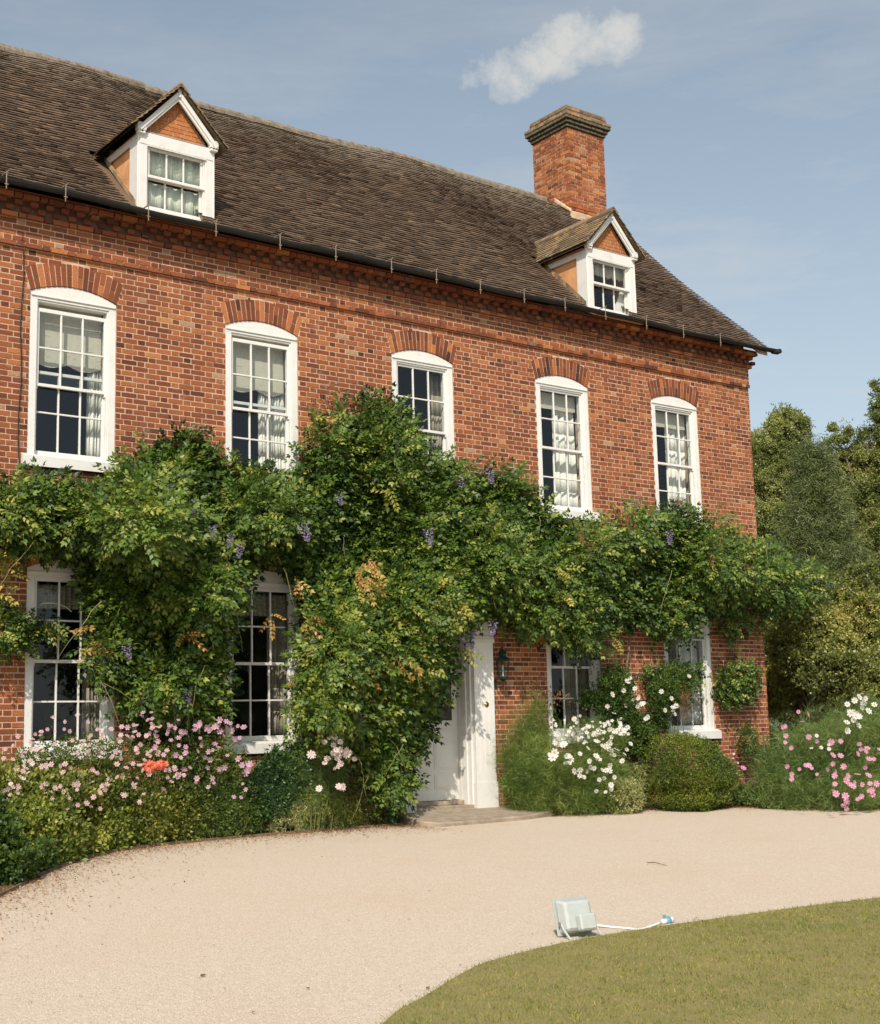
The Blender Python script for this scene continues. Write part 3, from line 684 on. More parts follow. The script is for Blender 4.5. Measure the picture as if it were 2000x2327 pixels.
for nm, xa, xb in (('l', 11.50, 11.87), ('r', 13.02, 13.40)):
    b = MB(); b.box(xa, xb, -.13, .02, .42, 2.50); b.box(xa-.012, xb+.012, -.145, .02, -.02, .42)
    b.box(xa-.02, xb+.02, -.15, .02, 2.50, 2.56); b.box(xa-.01, xb+.01, -.14, .02, 2.56, 2.60); b.box(xa+.01, xb-.01, -.12, .02, 2.6, 2.95)
    s = 1 if nm == 'l' else -1; xi = xb if nm == 'l' else xa
    b.box(min(xi, xi+s*.03), max(xi, xi+s*.03), -.05, .2, .08, 2.74); b.box(min(xi+s*.03, xi+s*.05), max(xi+s*.03, xi+s*.05), .04, .12, .08, 2.74)
    for k in range(3): xx = xa+.08+k*.09; b.box(xx, xx+.012, -.134, -.13, .55, 2.4)
    p_ = hp(b.build('pilaster', DOORP if nm == 'l' else WHITE, house, bevel=.008))
b = MB(); b.box(11.42, 13.48, -.16, .02, 2.95, 3.05); b.box(11.36, 13.54, -.24, .02, 3.05, 3.16); b.box(11.87, 13.02, -.10, .02, 2.70, 2.95); hp(b.build('door_cornice', WHITE, house, bevel=.008))
b = MB(); b.lathe([(.0, .012), (.018, .012), (.02, .006), (.04, .006), (.043, 0)], (0, 0, 0), 16); o = b.build('doorbell', BRASS, p_, smooth=True); o.rotation_euler = (pi/2, 0, 0); o.location = (13.24, -.134, 1.57)
st = MB()
out_ = [(11.5, -.02), (11.42, -.85), (11.55, -1.12), (12.3, -1.12), (13.2, -1.02), (13.9, -.80), (14.1, -.50), (14.05, -.02)]
n = len(out_); st.faces([(x, y, .062+.10*y) for x, y in out_]+[(x, y, -.2) for x, y in out_], [tuple(range(n))]+[(i, (i+1) % n, (i+1) % n+n, i+n) for i in range(n)])
o = st.build('stone_step', STONE, bevel=.015); tag(o, 'worn rounded stone step in front of the white door', 'step')
b = MB(); b.box(11.87, 13.02, -.06, .27, .03, .10); b.box(11.95, 12.99, .15, .30, .10, .165); o = b.build('threshold', STONE, house, bevel=.008); hp(o)

# ------------------------------------------------------------------ curtains and blinds (they hang inside the windows)
def curtain(xa, xb, za, zb, y, m, label, nm='curtain', folds=7, group=None, amp=.03):
    b = MB(); n = folds*8; pts = []
    for i in range(n+1):
        u = i/n; pts.append((xa+(xb-xa)*u+.01*sin(u*31), y+amp*sin(u*folds*2*pi)+.012*sin(u*17+xa)))
    for i in range(n):
        (x0, y0), (x1, y1) = pts[i], pts[i+1]
        for k in range(6):
            z0, z1 = za+(zb-za)*k/6, za+(zb-za)*(k+1)/6; g = lambda x, z: x+.02*sin(z*2.3+xa)*(x-xa)/(xb-xa+.01)
            b.poly([(g(x0, z0), y0, z0), (g(x1, z0), y1, z0), (g(x1, z1), y1, z1), (g(x0, z1), y0, z1)])
    o = b.build(nm, m, None, smooth=True); so_ = o.modifiers.new('thick', 'SOLIDIFY'); so_.thickness = .003
    return tag(o, label, nm, group)
def blind(xc, zt, zbm, y, m, label, dip=.06):
    b = MB(); n = 24; h = HW-.12
    P = [(xc-h+2*h*i/n) for i in range(n+1)]; bot = [zbm-dip*abs(sin(pi*(i/n)*2))*1.0 for i in range(n+1)]
    for i in range(n):
        for k in range(6):
            f = lambda j, q: (P[j], y, zt+(bot[j]-zt)*q/6)
            b.poly([f(i, k), f(i, k+1), f(i+1, k+1), f(i+1, k)])
    o = b.build('blind', m, None); q = o.modifiers.new('thick', 'SOLIDIFY'); q.thickness = .003
    return tag(o, label, 'blind', 'blinds in the upper windows')
CG = 'curtains inside the windows'
curtain(WX[0]+.30, WX[0]+.53, 4.75, 6.7, .26, CLOTH, 'white curtain gathered at the right of the leftmost upper window', group=CG)
curtain(WX[1]+.08, WX[1]+.53, 4.75, 6.7, .27, CLOTH, 'wide white curtain in the upper window second from the left', folds=9, group=CG)
curtain(WX[2]+.30, WX[2]+.53, 4.75, 6.7, .30, BEIGE, 'beige curtain in the upper window above the door', group=CG)
curtain(WX[3]+.02, WX[3]+.53, 4.75, 6.7, .30, CLOTH, 'white curtain in the upper window second from the right', folds=4, group=CG, amp=.02)
curtain(WX[4]+.02, WX[4]+.53, 4.75, 6.7, .30, CLOTH, 'white curtain in the rightmost upper window', folds=4, group=CG, amp=.02)
curtain(GX[0]+.28, GX[0]+.53, 1.2, 3.1, .30, BEIGE, 'curtain in the lower window at the left edge behind pink flowers', group=CG)
curtain(GX[1]+.22, GX[1]+.53, 1.2, 3.1, .30, BEIGE, 'curtain in the lower window between the two hanging wisteria columns', group=CG)
curtain(GX[2]+.02, GX[2]+.53, 1.2, 3.1, .30, BEIGE, 'curtain in the lower window beside the door lantern', folds=8, group=CG)
curtain(GX[3]+.0, GX[3]+.53, 1.2, 3.1, .28, CLOTH, 'curtain in the lower window behind the clipped bush', folds=8, group=CG)
curtain(GX[0]-.5, GX[0]+.5, 2.82, 3.12, .24, BEIGE, 'pleated valance in the lower window at the left edge', 'valance', 12)
curtain(GX[1]-.5, GX[1]+.5, 2.82, 3.12, .24, BEIGE, 'pleated valance in the lower window between hanging wisteria columns', 'valance', 12)
blind(WX[0], 6.75, 5.98, .21, BLIND, 'cream blind pulled lowest, in the leftmost upper window')
blind(WX[1], 6.7, 6.02, .21, BLIND, 'cream blind in the upper window second from the left')
blind(WX[3], 6.7, 6.44, .21, BLIND, 'cream blind in the upper window second from the right', .01)
blind(WX[4], 6.7, 6.44, .21, BLIND, 'cream blind in the rightmost upper window', .01)
def lace(xc, za, zb, label, m):
    b = MB(); n = 40; h = .44
    for i in range(n):
        x0, x1 = xc-h+2*h*i/n, xc-h+2*h*(i+1)/n; y0, y1 = .06+.015*sin(i*.9), .06+.015*sin((i+1)*.9); sc = .03*abs(sin(i*.55))
        b.poly([(x0, y0, za+sc), (x1, y1, za+sc), (x1, y1, zb), (x0, y0, zb)])
    o = b.build('curtain', m, None, smooth=True); q = o.modifiers.new('thick', 'SOLIDIFY'); q.thickness = .003; tag(o, label, 'curtain', 'curtains in the dormers')
lace(8.09, 8.76, 9.2, 'upper tier of lace curtain in the left dormer', LACE); lace(8.09, 8.30, 8.67, 'lower tier of lace curtain in the left dormer', LACE)
lace(16.33, 8.88, 9.2, 'pale blind in the upper panes of the dormer below the chimney', BLIND)
b = MB(); b.prism_y([(16.48, 8.3), (16.79, 8.3), (16.79, 8.75), (16.71, 8.75)], .06, .08); tag(b.build('curtain', CLOTH), 'tied back curtain in the lower right pane of the chimney side dormer', 'curtain', 'curtains in the dormers')

# ------------------------------------------------------------------ wall lantern
L = empty('wall_lantern', 'dark green carriage lantern on the brick wall right of the door', 'lantern', (13.56, -.16, 2.08)); b = MB()
b.lathe([(.0, -.17), (.03, -.165), (.05, -.13), (.085, -.12), (.09, -.10), (.07, -.09)], (0, 0, 0), 6); b.build('lantern_base', GREENM, L)
b = MB(); b.lathe([(.105, .14), (.115, .155), (.09, .19), (.06, .21), (.055, .25), (.075, .26), (.06, .29), (.03, .31), (.012, .33), (.02, .35), (0, .37)], (0, 0, 0), 6); b.build('lantern_cap', GREENM, L)
b = MB()
for k in range(6):
    a = 2*pi*k/6; b.tube([(.072*cos(a), .072*sin(a), -.10), (.105*cos(a), .105*sin(a), .15)], .006, 5)
b.build('lantern_frame', GREENM, L)
b = MB(); b.lathe([(.066, -.09), (.098, .14)], (0, 0, 0), 6); b.build('lantern_glass', GLASS, L)
b = MB(); b.lathe([(.012, -.09), (.012, .0), (.02, .01), (.018, .07), (0, .09)], (0, 0, 0), 8); b.build('bulb', LACE, L, smooth=True)
b = MB(); b.tube([(0, 0, -.17), (0, .0, -.23), (-.02, .06, -.26), (-.03, .12, -.24), (-.03, .155, -.2)], .009, 6); b.box(-.05, -.01, .145, .158, -.27, -.12); b.build('lantern_bracket', GREENM, L)

# ------------------------------------------------------------------ foliage tools
def rot_frames(D, Nn):
    X = D/np.linalg.norm(D, axis=1)[:, None]; Z = Nn-(Nn*X).sum(1)[:, None]*X; Z /= np.linalg.norm(Z, axis=1)[:, None]+1e-9
    return X, np.cross(Z, X), Z
def scatter(name, tmpl, P, D, Nn, size, m, parent=None, rnd=None, rspread=.15):
    tv, tf = tmpl; n = len(P); X, Y_, Z = rot_frames(D, Nn); sz = np.broadcast_to(np.asarray(size, float), (n,))[:, None, None]
    V = P[:, None, :]+sz*(tv[None, :, 0:1]*X[:, None]+tv[None, :, 1:2]*Y_[:, None]+tv[None, :, 2:3]*Z[:, None])
    F = (tf[None]+np.arange(n)[:, None, None]*len(tv)).reshape(-1, tf.shape[1])
    r = (RNG.random(n) if rnd is None else rnd)[:, None]+RNG.normal(0, rspread, (n, len(tf)))
    if not isinstance(m, (list, tuple)): m = [m]
    mi = np.tile(tmpl_mi.get(id(tf), np.zeros(len(tf), int)), n)
    return np_mesh(name, V.reshape(-1, 3), F, m, np.clip(r, 0, 1).ravel(), parent, mi)
tmpl_mi = {}
def frond_t(pairs=6, L=1.0, ll=.27, lw=.125, droop=.35, seed=0):
    rr = np.random.default_rng(seed); V = []; F = []
    def leaf(bx, ang, ln):
        base = np.array([bx, 0, -droop*bx*bx]); d = np.array([cos(ang), sin(ang), -.25+rr.normal(0, .12)]); d /= np.linalg.norm(d); s = np.cross((0, 0, 1), d); s /= np.linalg.norm(s); up = np.cross(d, s)
        tw = rr.normal(0, .35); s = s*cos(tw)+up*sin(tw); k = len(V); w = lw*rr.uniform(.8, 1.2)
        V.extend([base+d*.02, base+d*ln*.45-s*w/2, base+d*ln-np.array([0, 0, .03]), base+d*ln*.45+s*w/2]); F.append([k, k+1, k+2, k+3])
    for i in range(pairs):
        x = .18+.75*i/(pairs-1); ln = ll*(1-.35*abs(x-.5))
        for sgn in (-1, 1): leaf(x+rr.normal(0, .01), sgn*(1.0+rr.normal(0, .12)-.25*x), ln*rr.uniform(.85, 1.1))
    leaf(.95, rr.normal(0, .1), ll)
    k = len(V); V.extend([(0, -.008, 0), (0, .008, 0), (.95, .004, -droop*.9), (.95, -.004, -droop*.9)]); F.append([k, k+1, k+2, k+3])
    return np.array(V), np.array(F)
FR = [frond_t(5, droop=.3, seed=1), frond_t(4, droop=.15, seed=2), frond_t(5, droop=.4, seed=3), frond_t(4, droop=.25, seed=4)]
LEAF = (np.array([(0, 0, 0), (.35, -.22, .05), (1, 0, -.05), (.35, .22, .05)]), np.array([[0, 1, 2, 3]]))
def sprig_t(n=7, ln=.55, w=.30, seed=0):        # a few small leaves round a point
    rr = np.random.default_rng(seed); V = []; F = []
    for i in range(n):
        d = rr.normal(0, 1, 3); d[0] = abs(d[0])+.3; d /= np.linalg.norm(d); s = np.cross(d, rr.normal(0, 1, 3)); s /= np.linalg.norm(s); b0 = rr.normal(0, .22, 3); l = ln*rr.uniform(.7, 1.2); k = len(V)
        V.extend([b0, b0+d*l*.5-s*w*.5, b0+d*l, b0+d*l*.5+s*w*.5]); F.append([k, k+1, k+2, k+3])
    return np.array(V), np.array(F)
SPRIG = [sprig_t(7, seed=i) for i in range(3)]
FEATHER = [sprig_t(14, 1.0, .034, seed=20+i) for i in range(3)]
NEEDLE = [sprig_t(12, .8, .07, seed=40+i) for i in range(2)]
def multi(name, tms, P, D, Nn, size, m, parent=None, rnd=None, **k):
    n = len(P); idx = RNG.integers(0, len(tms), n); size = np.broadcast_to(np.asarray(size, float), (n,)); o = []
    Vs = []; Fs = []; Rs = []; b0 = 0
    rnd = RNG.random(n) if rnd is None else rnd
    for q, (tv, tf) in enumerate(tms):
        s = idx == q
        if not s.any(): continue
        X, Y_, Z = rot_frames(D[s], Nn[s]); sz = size[s][:, None, None]
        V = P[s][:, None, :]+sz*(tv[None, :, 0:1]*X[:, None]+tv[None, :, 1:2]*Y_[:, None]+tv[None, :, 2:3]*Z[:, None])
        F = (tf[None]+np.arange(s.sum())[:, None, None]*len(tv)).reshape(-1, 4)+b0
        Vs.append(V.reshape(-1, 3)); Fs.append(F); b0 += V.shape[0]*V.shape[1]
        Rs.append(np.clip(rnd[s][:, None]+RNG.normal(0, .09, (s.sum(), len(tf))), 0, 1).ravel())
    return np_mesh(name, np.concatenate(Vs), np.concatenate(Fs), m, np.concatenate(Rs), parent)

# ------------------------------------------------------------------ wisteria on the wall
MAIN = [(-90, 975), (0, 975), (60, 962), (95, 958), (150, 990), (205, 988), (222, 960), (265, 928), (290, 905), (340, 872), (375, 860), (400, 880), (430, 915), (470, 930), (530, 955), (570, 965), (598, 955), (603, 905), (615, 870), (650, 838), (690, 825), (715, 805), (770, 800), (800, 815), (828, 845), (848, 885), (880, 918), (920, 928), (960, 948), (1000, 940), (1050, 955), (1080, 985), (1100, 1015), (1125, 1042), (1170, 1055), (1210, 1050), (1235, 1062), (1243, 1030), (1290, 1027), (1330, 1012), (1360, 1002), (1385, 1022), (1430, 1042), (1460, 1048), (1500, 1080), (1550, 1100), (1600, 1130), (1650, 1150), (1685, 1175), (1672, 1212), (1640, 1235), (1600, 1245), (1540, 1250), (1500, 1222), (1450, 1238), (1435, 1225), (1415, 1270), (1385, 1300), (1330, 1288), (1280, 1270), (1225, 1285), (1212, 1310), (1170, 1322), (1120, 1292), (1060, 1282), (1010, 1265), (980, 1248), (955, 1272), (930, 1282), (905, 1292), (922, 1340), (905, 1400), (878, 1430), (868, 1500), (832, 1512), (838, 1560), (820, 1625), (780, 1645), (750, 1625), (735, 1570), (700, 1515), (650, 1500), (604, 1500), (598, 1450), (604, 1380), (594, 1330), (606, 1280), (606, 1215), (594, 1170), (560, 1145), (515, 1142), (488, 1195), (468, 1250), (452, 1300), (456, 1370), (455, 1430), (440, 1462), (400, 1472), (330, 1482), (280, 1472), (250, 1442), (235, 1400), (190, 1370), (165, 1320), (175, 1262), (165, 1200), (150, 1128), (95, 1118), (40, 1112), (0, 1100), (-90, 1105)]
SPRAYS = [[(1450, 1345), (1490, 1328), (1530, 1345), (1538, 1380), (1515, 1410), (1490, 1432), (1455, 1425), (1440, 1380)],
          [(1285, 1345), (1330, 1330), (1390, 1340), (1425, 1335), (1410, 1375), (1390, 1405), (1370, 1440), (1345, 1400), (1300, 1395)],
          [(1440, 1232), (1500, 1225), (1545, 1250), (1540, 1290), (1500, 1280), (1470, 1300), (1445, 1275)],
          [(-40, 1215), (20, 1225), (50, 1250), (105, 1262), (110, 1285), (60, 1300), (40, 1320), (-40, 1310)]]
WIS = empty('wisteria', 'huge green wisteria draped along the middle of the brick front', 'climbing plant', (11.3, -.3, -.09))
woff = Matrix.Translation((-11.3, .3, .09))
def wp(o): o.matrix_parent_inverse = woff; return o
LUMP = np.stack([RNG.uniform(-60, 1700, 420), RNG.uniform(780, 1660, 420), RNG.uniform(22, 62, 420), RNG.uniform(-.45, .6, 420)], 1)
def lumps(U):
    v = np.zeros(len(U))
    for a in LUMP: v = v+a[3]*np.exp(-((U[:, 0]-a[0])**2+(U[:, 1]-a[1])**2)/(2*a[2]**2))
    return v
def vine_points(poly, n, tmax, slope, base=.10, shrink=15):
    q = np.array(poly, float); lo, hi = q.min(0)-15, q.max(0)+15; U = RNG.uniform(lo, hi, (n, 2)); ins = inpoly(U, poly); d = pdist(U, poly)
    keep = ins & (d > shrink*RNG.uniform(.25, 1.35, n)) ; U = U[keep]; d = np.where(ins[keep], d[keep], 0)
    T = np.clip(base+d*slope, base, tmax)*np.clip(.62+1.25*lumps(U), .14, 1.8)
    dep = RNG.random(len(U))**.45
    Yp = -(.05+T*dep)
    dv = C_F[None]*FPX+C_R[None]*(U[:, :1]*2000/1781-1000)+C_U[None]*(1163.5-U[:, 1:]*2000/1781)
    P = CAMP+dv*((Yp-CAMP[1])/dv[:, 1])[:, None]
    # outward direction: gradient of the thickness field
    e = 6.0; t = lambda W_: np.clip(base+np.where(inpoly(W_, poly), pdist(W_, poly), 0)*slope, base, tmax)*np.clip(.62+1.25*lumps(W_), .14, 1.8)
    gx = (t(U+[e, 0])-t(U-[e, 0]))/(2*e)*95; gz = -(t(U+[0, e])-t(U-[0, e]))/(2*e)*95
    G = np.stack([-gx, -np.ones(len(U)), -gz], 1); G /= np.linalg.norm(G, axis=1)[:, None]
    return P, G, U, dep
def vine(name, poly, n, tmax, slope, parent, m=VINE, size=(.22, .34), base=.12, shrink=23):
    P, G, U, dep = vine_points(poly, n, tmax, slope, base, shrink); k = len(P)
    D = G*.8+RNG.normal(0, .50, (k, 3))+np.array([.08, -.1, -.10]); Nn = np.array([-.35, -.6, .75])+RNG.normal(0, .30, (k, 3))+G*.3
    r = np.clip(.41+1.0*(dep-.7)+RNG.normal(0, .16, k)+.10*lumps(U), 0, .93); tip = RNG.random(k) < .022; r[tip] = RNG.uniform(.85, 1, tip.sum())  # deeper fronds get darker leaf colour: painted shade inside the vine
    return multi(name, FR, P, D, Nn, RNG.uniform(*size, k), m, parent, r)
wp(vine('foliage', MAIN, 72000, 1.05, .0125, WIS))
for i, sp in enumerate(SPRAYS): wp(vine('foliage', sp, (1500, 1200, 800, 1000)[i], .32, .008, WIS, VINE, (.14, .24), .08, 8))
# reddish young shoots and odd coloured fronds
def patch(nm, pts, m, per=14, dsp=.7, size=(.18, .30)):
    Pl = []; 
    for (x, y, r, yy) in pts:
        k = max(3, int(per*r*r/900)); a = RNG.normal(0, r*.42, (k, 2))
        for q in a: Pl.append(at(x+q[0], y+q[1], yy*(1.38 if yy < -.5 else 1)+RNG.normal(0, .06)))
    P = np.array(Pl); k = len(P); D = np.array([.25, -.75, -.35])+RNG.normal(0, dsp*.7, (k, 3)); Nn = np.array([-.3, -.7, .6])+RNG.normal(0, .3, (k, 3))
    return wp(multi(nm, FR, P, D, Nn, RNG.uniform(*size, k), m, WIS))
o = patch('autumn_fronds', [(742, 1150, 30, -1.0), (735, 1175, 25, -1.0), (640, 1268, 28, -.75), (630, 1290, 20, -.7), (700, 1355, 26, -.85), (720, 1372, 16, -.85), (800, 1332, 14, -.9), (825, 1330, 12, -.85), (615, 1370, 14, -.6), (630, 1390, 10, -.6), (545, 1245, 14, -.5), (375, 1290, 9, -.8), (170, 1310, 16, -.5), (145, 1270, 12, -.4), (600, 1170, 8, -.6)], ORANGE, 13); o['label'] = 'orange autumn fronds'
o = patch('yellow_fronds', [(920, 1235, 24, -.8), (890, 1215, 20, -.85), (935, 1308, 20, -.55), (1130, 1160, 20, -.85), (1135, 1200, 12, -.8), (785, 990, 18, -.7), (850, 1360, 18, -.85), (700, 1340, 18, -.85), (630, 850, 16, -.3), (830, 1215, 16, -.9), (95, 1262, 10, -.3), (1240, 1290, 12, -.7), (490, 940, 10, -.3), (5, 1130, 26, -.5), (10, 1180, 22, -.45), (985, 1010, 14, -.7), (460, 1110, 10, -.8)], YELLOW, 12); o['label'] = 'yellowing fronds'
REDSH = m_leaf('young_red_leaf', [(0, (.16, .06, .03)), (.6, (.24, .13, .05)), (1, (.15, .18, .04))], .3)
o = patch('young_shoots', [(625, 800, 14, -.12), (645, 787, 12, -.12), (665, 790, 12, -.12), (690, 800, 14, -.15), (620, 825, 8, -.12), (380, 880, 16, -.2), (410, 900, 14, -.2), (345, 890, 14, -.2), (445, 935, 10, -.2), (1365, 1010, 8, -.2), (730, 830, 16, -.3), (270, 945, 10, -.2)], REDSH, 16, size=(.14, .22)); o['label'] = 'reddish young shoots'
# woody stems
b = MB()
def stem(pts, r0, r1, jit=.03):
    P = smooth([tuple(p) for p in pts], 5); n = len(P); b.tube([np.array(p)+RNG.normal(0, jit, 3)*.4 for p in P], [r0+(r1-r0)*i/(n-1) for i in range(n)], 7, random.random())
stem([(11.25, -.30, -.12), (11.18, -.28, .6), (11.3, -.3, 1.4), (11.2, -.25, 2.3), (11.35, -.3, 3.1), (11.1, -.28, 3.7)], .075, .05)
stem([(11.3, -.34, -.12), (11.38, -.33, .7), (11.2, -.36, 1.5), (11.36, -.3, 2.4), (11.6, -.3, 3.3), (13.2, -.25, 3.75), (15.2, -.22, 3.6), (17.5, -.2, 3.6), (19.6, -.2, 3.3), (20.6, -.3, 3.1)], .05, .02)
stem([(11.1, -.28, 3.7), (9.4, -.22, 3.8), (7.6, -.2, 3.9), (5.2, -.2, 4.0), (3, -.2, 4.0)], .05, .02)
stem([(10.3, -.2, 3.75), (10.5, -.16, 4.6), (10.35, -.14, 5.3)], .025, .008); stem([(9.0, -.2, 3.75), (8.3, -.16, 4.4), (8.0, -.14, 5.0)], .025, .008)
stem([(7.6, -.2, 3.9), (7.8, -.3, 2.8), (7.7, -.28, 1.6), (7.9, -.2, .2)], .03, .02); stem([(8.4, -.2, 3.85), (8.3, -.3, 2.8), (8.1, -.28, 1.6)], .02, .01)
stem([(19.0, -.2, 3.4), (18.9, -.12, 2.7), (19.05, -.1, 2.0), (18.95, -.08, 1.5)], .014, .008, .02); stem([(17.2, -.2, 3.5), (17.3, -.2, 2.7), (17.4, -.15, 2.2)], .012, .006, .02)
stem([(16.2, -.15, -.1), (16.3, -.1, 1.2), (16.25, -.12, 2.2), (16.5, -.15, 3.3)], .03, .02, .02)
stem([(5.3, -.15, 3.6), (5.6, -.2, 3.0), (5.9, -.25, 2.7), (6.4, -.25, 2.6), (6.9, -.3, 2.35)], .012, .005, .01)
wp(b.build('stem', BARK, WIS, smooth=True, fix=False))
TEND = simple('green_stem', (.22, .20, .08), .7, .3)
for i in range(46):      # loose whips standing out of the foliage
    x, y = random.choice([(random.uniform(30, 1600), random.uniform(990, 1260)), (random.uniform(200, 440), random.uniform(1200, 1440)), (random.uniform(620, 850), random.uniform(1250, 1560))])
    p = at(x, y, -random.uniform(.6, 1.0)); q = [p]; d = np.array([random.uniform(-1, 1), -.25, random.uniform(-1, .6)])*.12
    for k in range(5): q.append(q[-1]+d*random.uniform(.7, 1.2)+RNG.normal(0, .015, 3)); d = d+np.array([0, .01, -.02])
    b = MB(); b.tube(q, [.005, .0045, .004, .0035, .003, .002], 4, random.random(), cap=False); wp(b.build('tendril', TEND, WIS, fix=False))
# purple racemes
PURP = m_leaf('purple_petal', [(0, (.22, .16, .42)), (.5, (.40, .32, .58)), (1, (.62, .55, .72))], .3, .6, (1.2, 1.1, 1.4))
tv, tf = SPRIG[0]; P = []; Dd = []
for i in range(30):
    z = -.22*(i/30); r = .045*(1-i/30)+.006; a = i*2.4; P.append((r*cos(a), r*sin(a), z)); Dd.append((cos(a), sin(a), -.4))
P = np.array(P); Dd = np.array(Dd); 
rac = multi('flower_raceme', SPRIG[:1], P, Dd, np.tile([0, 0, 1.], (30, 1)), .035, PURP, WIS)
for i, (x, y, yy) in enumerate([(393, 1012, -.75), (430, 1062, -.9), (488, 1100, -.9), (612, 1062, -.95), (205, 1080, -.8), (840, 948, -.6), (927, 965, -.5), (990, 950, -.35), (865, 1070, -1.0), (453, 1215, -.6), (255, 1305, -.65), (378, 1390, -.7), (735, 1440, -.9), (945, 1280, -.55), (942, 1300, -.5), (998, 1258, -.65), (1355, 1074, -.7), (685, 1000, -.8), (375, 962, -.6), (468, 1080, -.9), (1285, 1008, -.3)]):
    o = rac if i == 0 else link(rac.copy(), WIS); p = at(x, y, yy*1.3); o.matrix_parent_inverse = woff; o.location = p; s = random.uniform(.7, 1.15) if i != 13 else 1.7; o.scale = (s, s, s); o.rotation_euler = (random.uniform(-.35, .35), random.uniform(-.35, .35), random.uniform(0, 6))

# ------------------------------------------------------------------ plants in the beds
def lf(name, a, b_, c, tr=.3): return m_leaf(name, [(0, a), (.55, b_), (1, c)], tr)
L_DARK = lf('leaf_dark', (.025, .055, .014), (.06, .11, .022), (.14, .20, .035)); L_MID = lf('leaf_mid', (.04, .08, .02), (.10, .155, .03), (.22, .27, .05))
L_YEL = lf('leaf_lime', (.07, .11, .025), (.26, .31, .06), (.48, .48, .12)); L_FEA = lf('leaf_feathery', (.07, .13, .03), (.17, .24, .055), (.33, .37, .11), .35); L_FEB = lf('leaf_feathery_blue', (.07, .13, .04), (.18, .26, .08), (.33, .39, .14), .35)
L_BOX = lf('leaf_box', (.035, .06, .012), (.12, .165, .022), (.26, .30, .04), .2); L_OLIVE = lf('leaf_olive', (.05, .06, .018), (.11, .115, .03), (.22, .18, .06)); L_BRN = lf('leaf_brown', (.10, .055, .03), (.20, .11, .05), (.28, .17, .08)); L_VAR = lf('leaf_variegated', (.12, .16, .05), (.35, .36, .16), (.55, .53, .30))
def petal(name, a, b_): return m_leaf(name, [(0, a), (1, b_)], .35, .6, (1.1, 1.05, 1.05))
PINK, MAUVE, CORAL, WHT, MAG = petal('petal_pale_pink', (.50, .28, .34), (.74, .54, .58)), petal('petal_mauve', (.48, .26, .42), (.72, .50, .62)), petal('petal_coral', (.70, .10, .07), (.80, .24, .16)), petal('petal_white', (.74, .73, .74), (.86, .85, .84)), petal('petal_pink', (.62, .22, .45), (.80, .46, .64))
STEMG = simple('green_brown_stem', (.12, .11, .04), .8, .4)
GOLD = simple('flower_centre', (.55, .38, .05), .8, .2)
def flower_mesh(name, m, n=6, R=.03, cup=.3, notch=.0):
    V = []; F = []; mi = []
    for k in range(n):
        a = 2*pi*k/n; w = pi/n*1.08; i = len(V)
        for (r, da, z) in ((.12, 0, 0), (.6, -w*.85, cup*.35), (1, -w*.45, cup*.5), (1-notch, 0, cup*.62), (1, w*.45, cup*.5), (.6, w*.85, cup*.35)):
            V.append((R*r*cos(a+da), R*r*sin(a+da), R*z+.001*(k % 2)))
        F += [(i, i+1, i+2, i+3), (i, i+3, i+4, i+5)]; mi += [0, 0]
    i = len(V)
    for k in range(6): V.append((R*.2*cos(k*pi/3), R*.2*sin(k*pi/3), R*.12))
    V.append((0, 0, R*.24))
    for k in range(0, 6, 2): F.append((i+k, i+(k+1) % 6, i+(k+2) % 6, i+6)); mi.append(1)
    me = bpy.data.meshes.new(name); me.from_pydata(V, [], F); me.materials.append(m); me.materials.append(GOLD); me.polygons.foreach_set('material_index', mi)
    at_ = me.attributes.new('rnd', 'FLOAT', 'FACE'); at_.data.foreach_set('value', [random.random() for _ in F]); return me
FM = dict(pink=flower_mesh('anemone_flower', PINK, 6, .028, .3), mauve=flower_mesh('mauve_flower', MAUVE, 6, .032, .3), white=flower_mesh('white_flower', WHT, 7, .042, .25, .05), rose=flower_mesh('pale_rose_flower', petal('petal_blush', (.75, .58, .62), (.86, .78, .78)), 8, .040, .2), mag=flower_mesh('pink_flower', MAG, 7, .042, .3, .05), coral=flower_mesh('coral_floret', CORAL, 5, .022, .5), froth=flower_mesh('white_floret', WHT, 5, .022, .3))
TS = {'leaf': [LEAF], 'sprig': SPRIG, 'feather': FEATHER, 'needle': NEEDLE, 'frond': FR}
def inside(blobs, n, shell=.5, wild=.12):
    """points in a union of ellipsoids (photo x, y, radius x, radius y, world y), weighted to the outside"""
    vol = np.array([q[2]*q[3] for q in blobs], float); vol /= vol.sum(); P = []; G = []
    for q, w in zip(blobs, vol):
        k = int(n*w)+1; c = at(q[0], q[1], q[4]); s = ppm(c); rx = q[2]/s; rz = q[3]/s; ry = min(rx, q[5] if len(q) > 5 else rx)
        d = RNG.normal(0, 1, (k, 3)); d /= np.linalg.norm(d, axis=1)[:, None]; d[:, 1] = np.where(RNG.random(k) < .3, d[:, 1], -abs(d[:, 1]))
        ph = RNG.uniform(0, 6, 3); r = (shell+(1-shell)*RNG.random(k))*(1+wild*np.sin(d[:, 0]*8+ph[0])*np.sin(d[:, 2]*9+ph[1])+wild*.6*np.sin(d[:, 0]*15+d[:, 2]*13+ph[2])+.10*np.sin(d[:, 0]*5+q[0])+.08*np.sin(d[:, 2]*7+q[1])+RNG.normal(0, .05, k))
        P.append(c+d*np.array([rx, ry, rz])*r[:, None]); G.append(d)
    P = np.concatenate(P); G = np.concatenate(G); zg = np.array([ground_z(p[0], p[1]) for p in P])+.02
    ok = P[:, 2] > zg; P, G = P[ok], G[ok]; wall = P[:, 1] > -.04; P[wall & (P[:, 0] < 19.9), 1] = -.05-.1*RNG.random((wall & (P[:, 0] < 19.9)).sum())
    return P, G
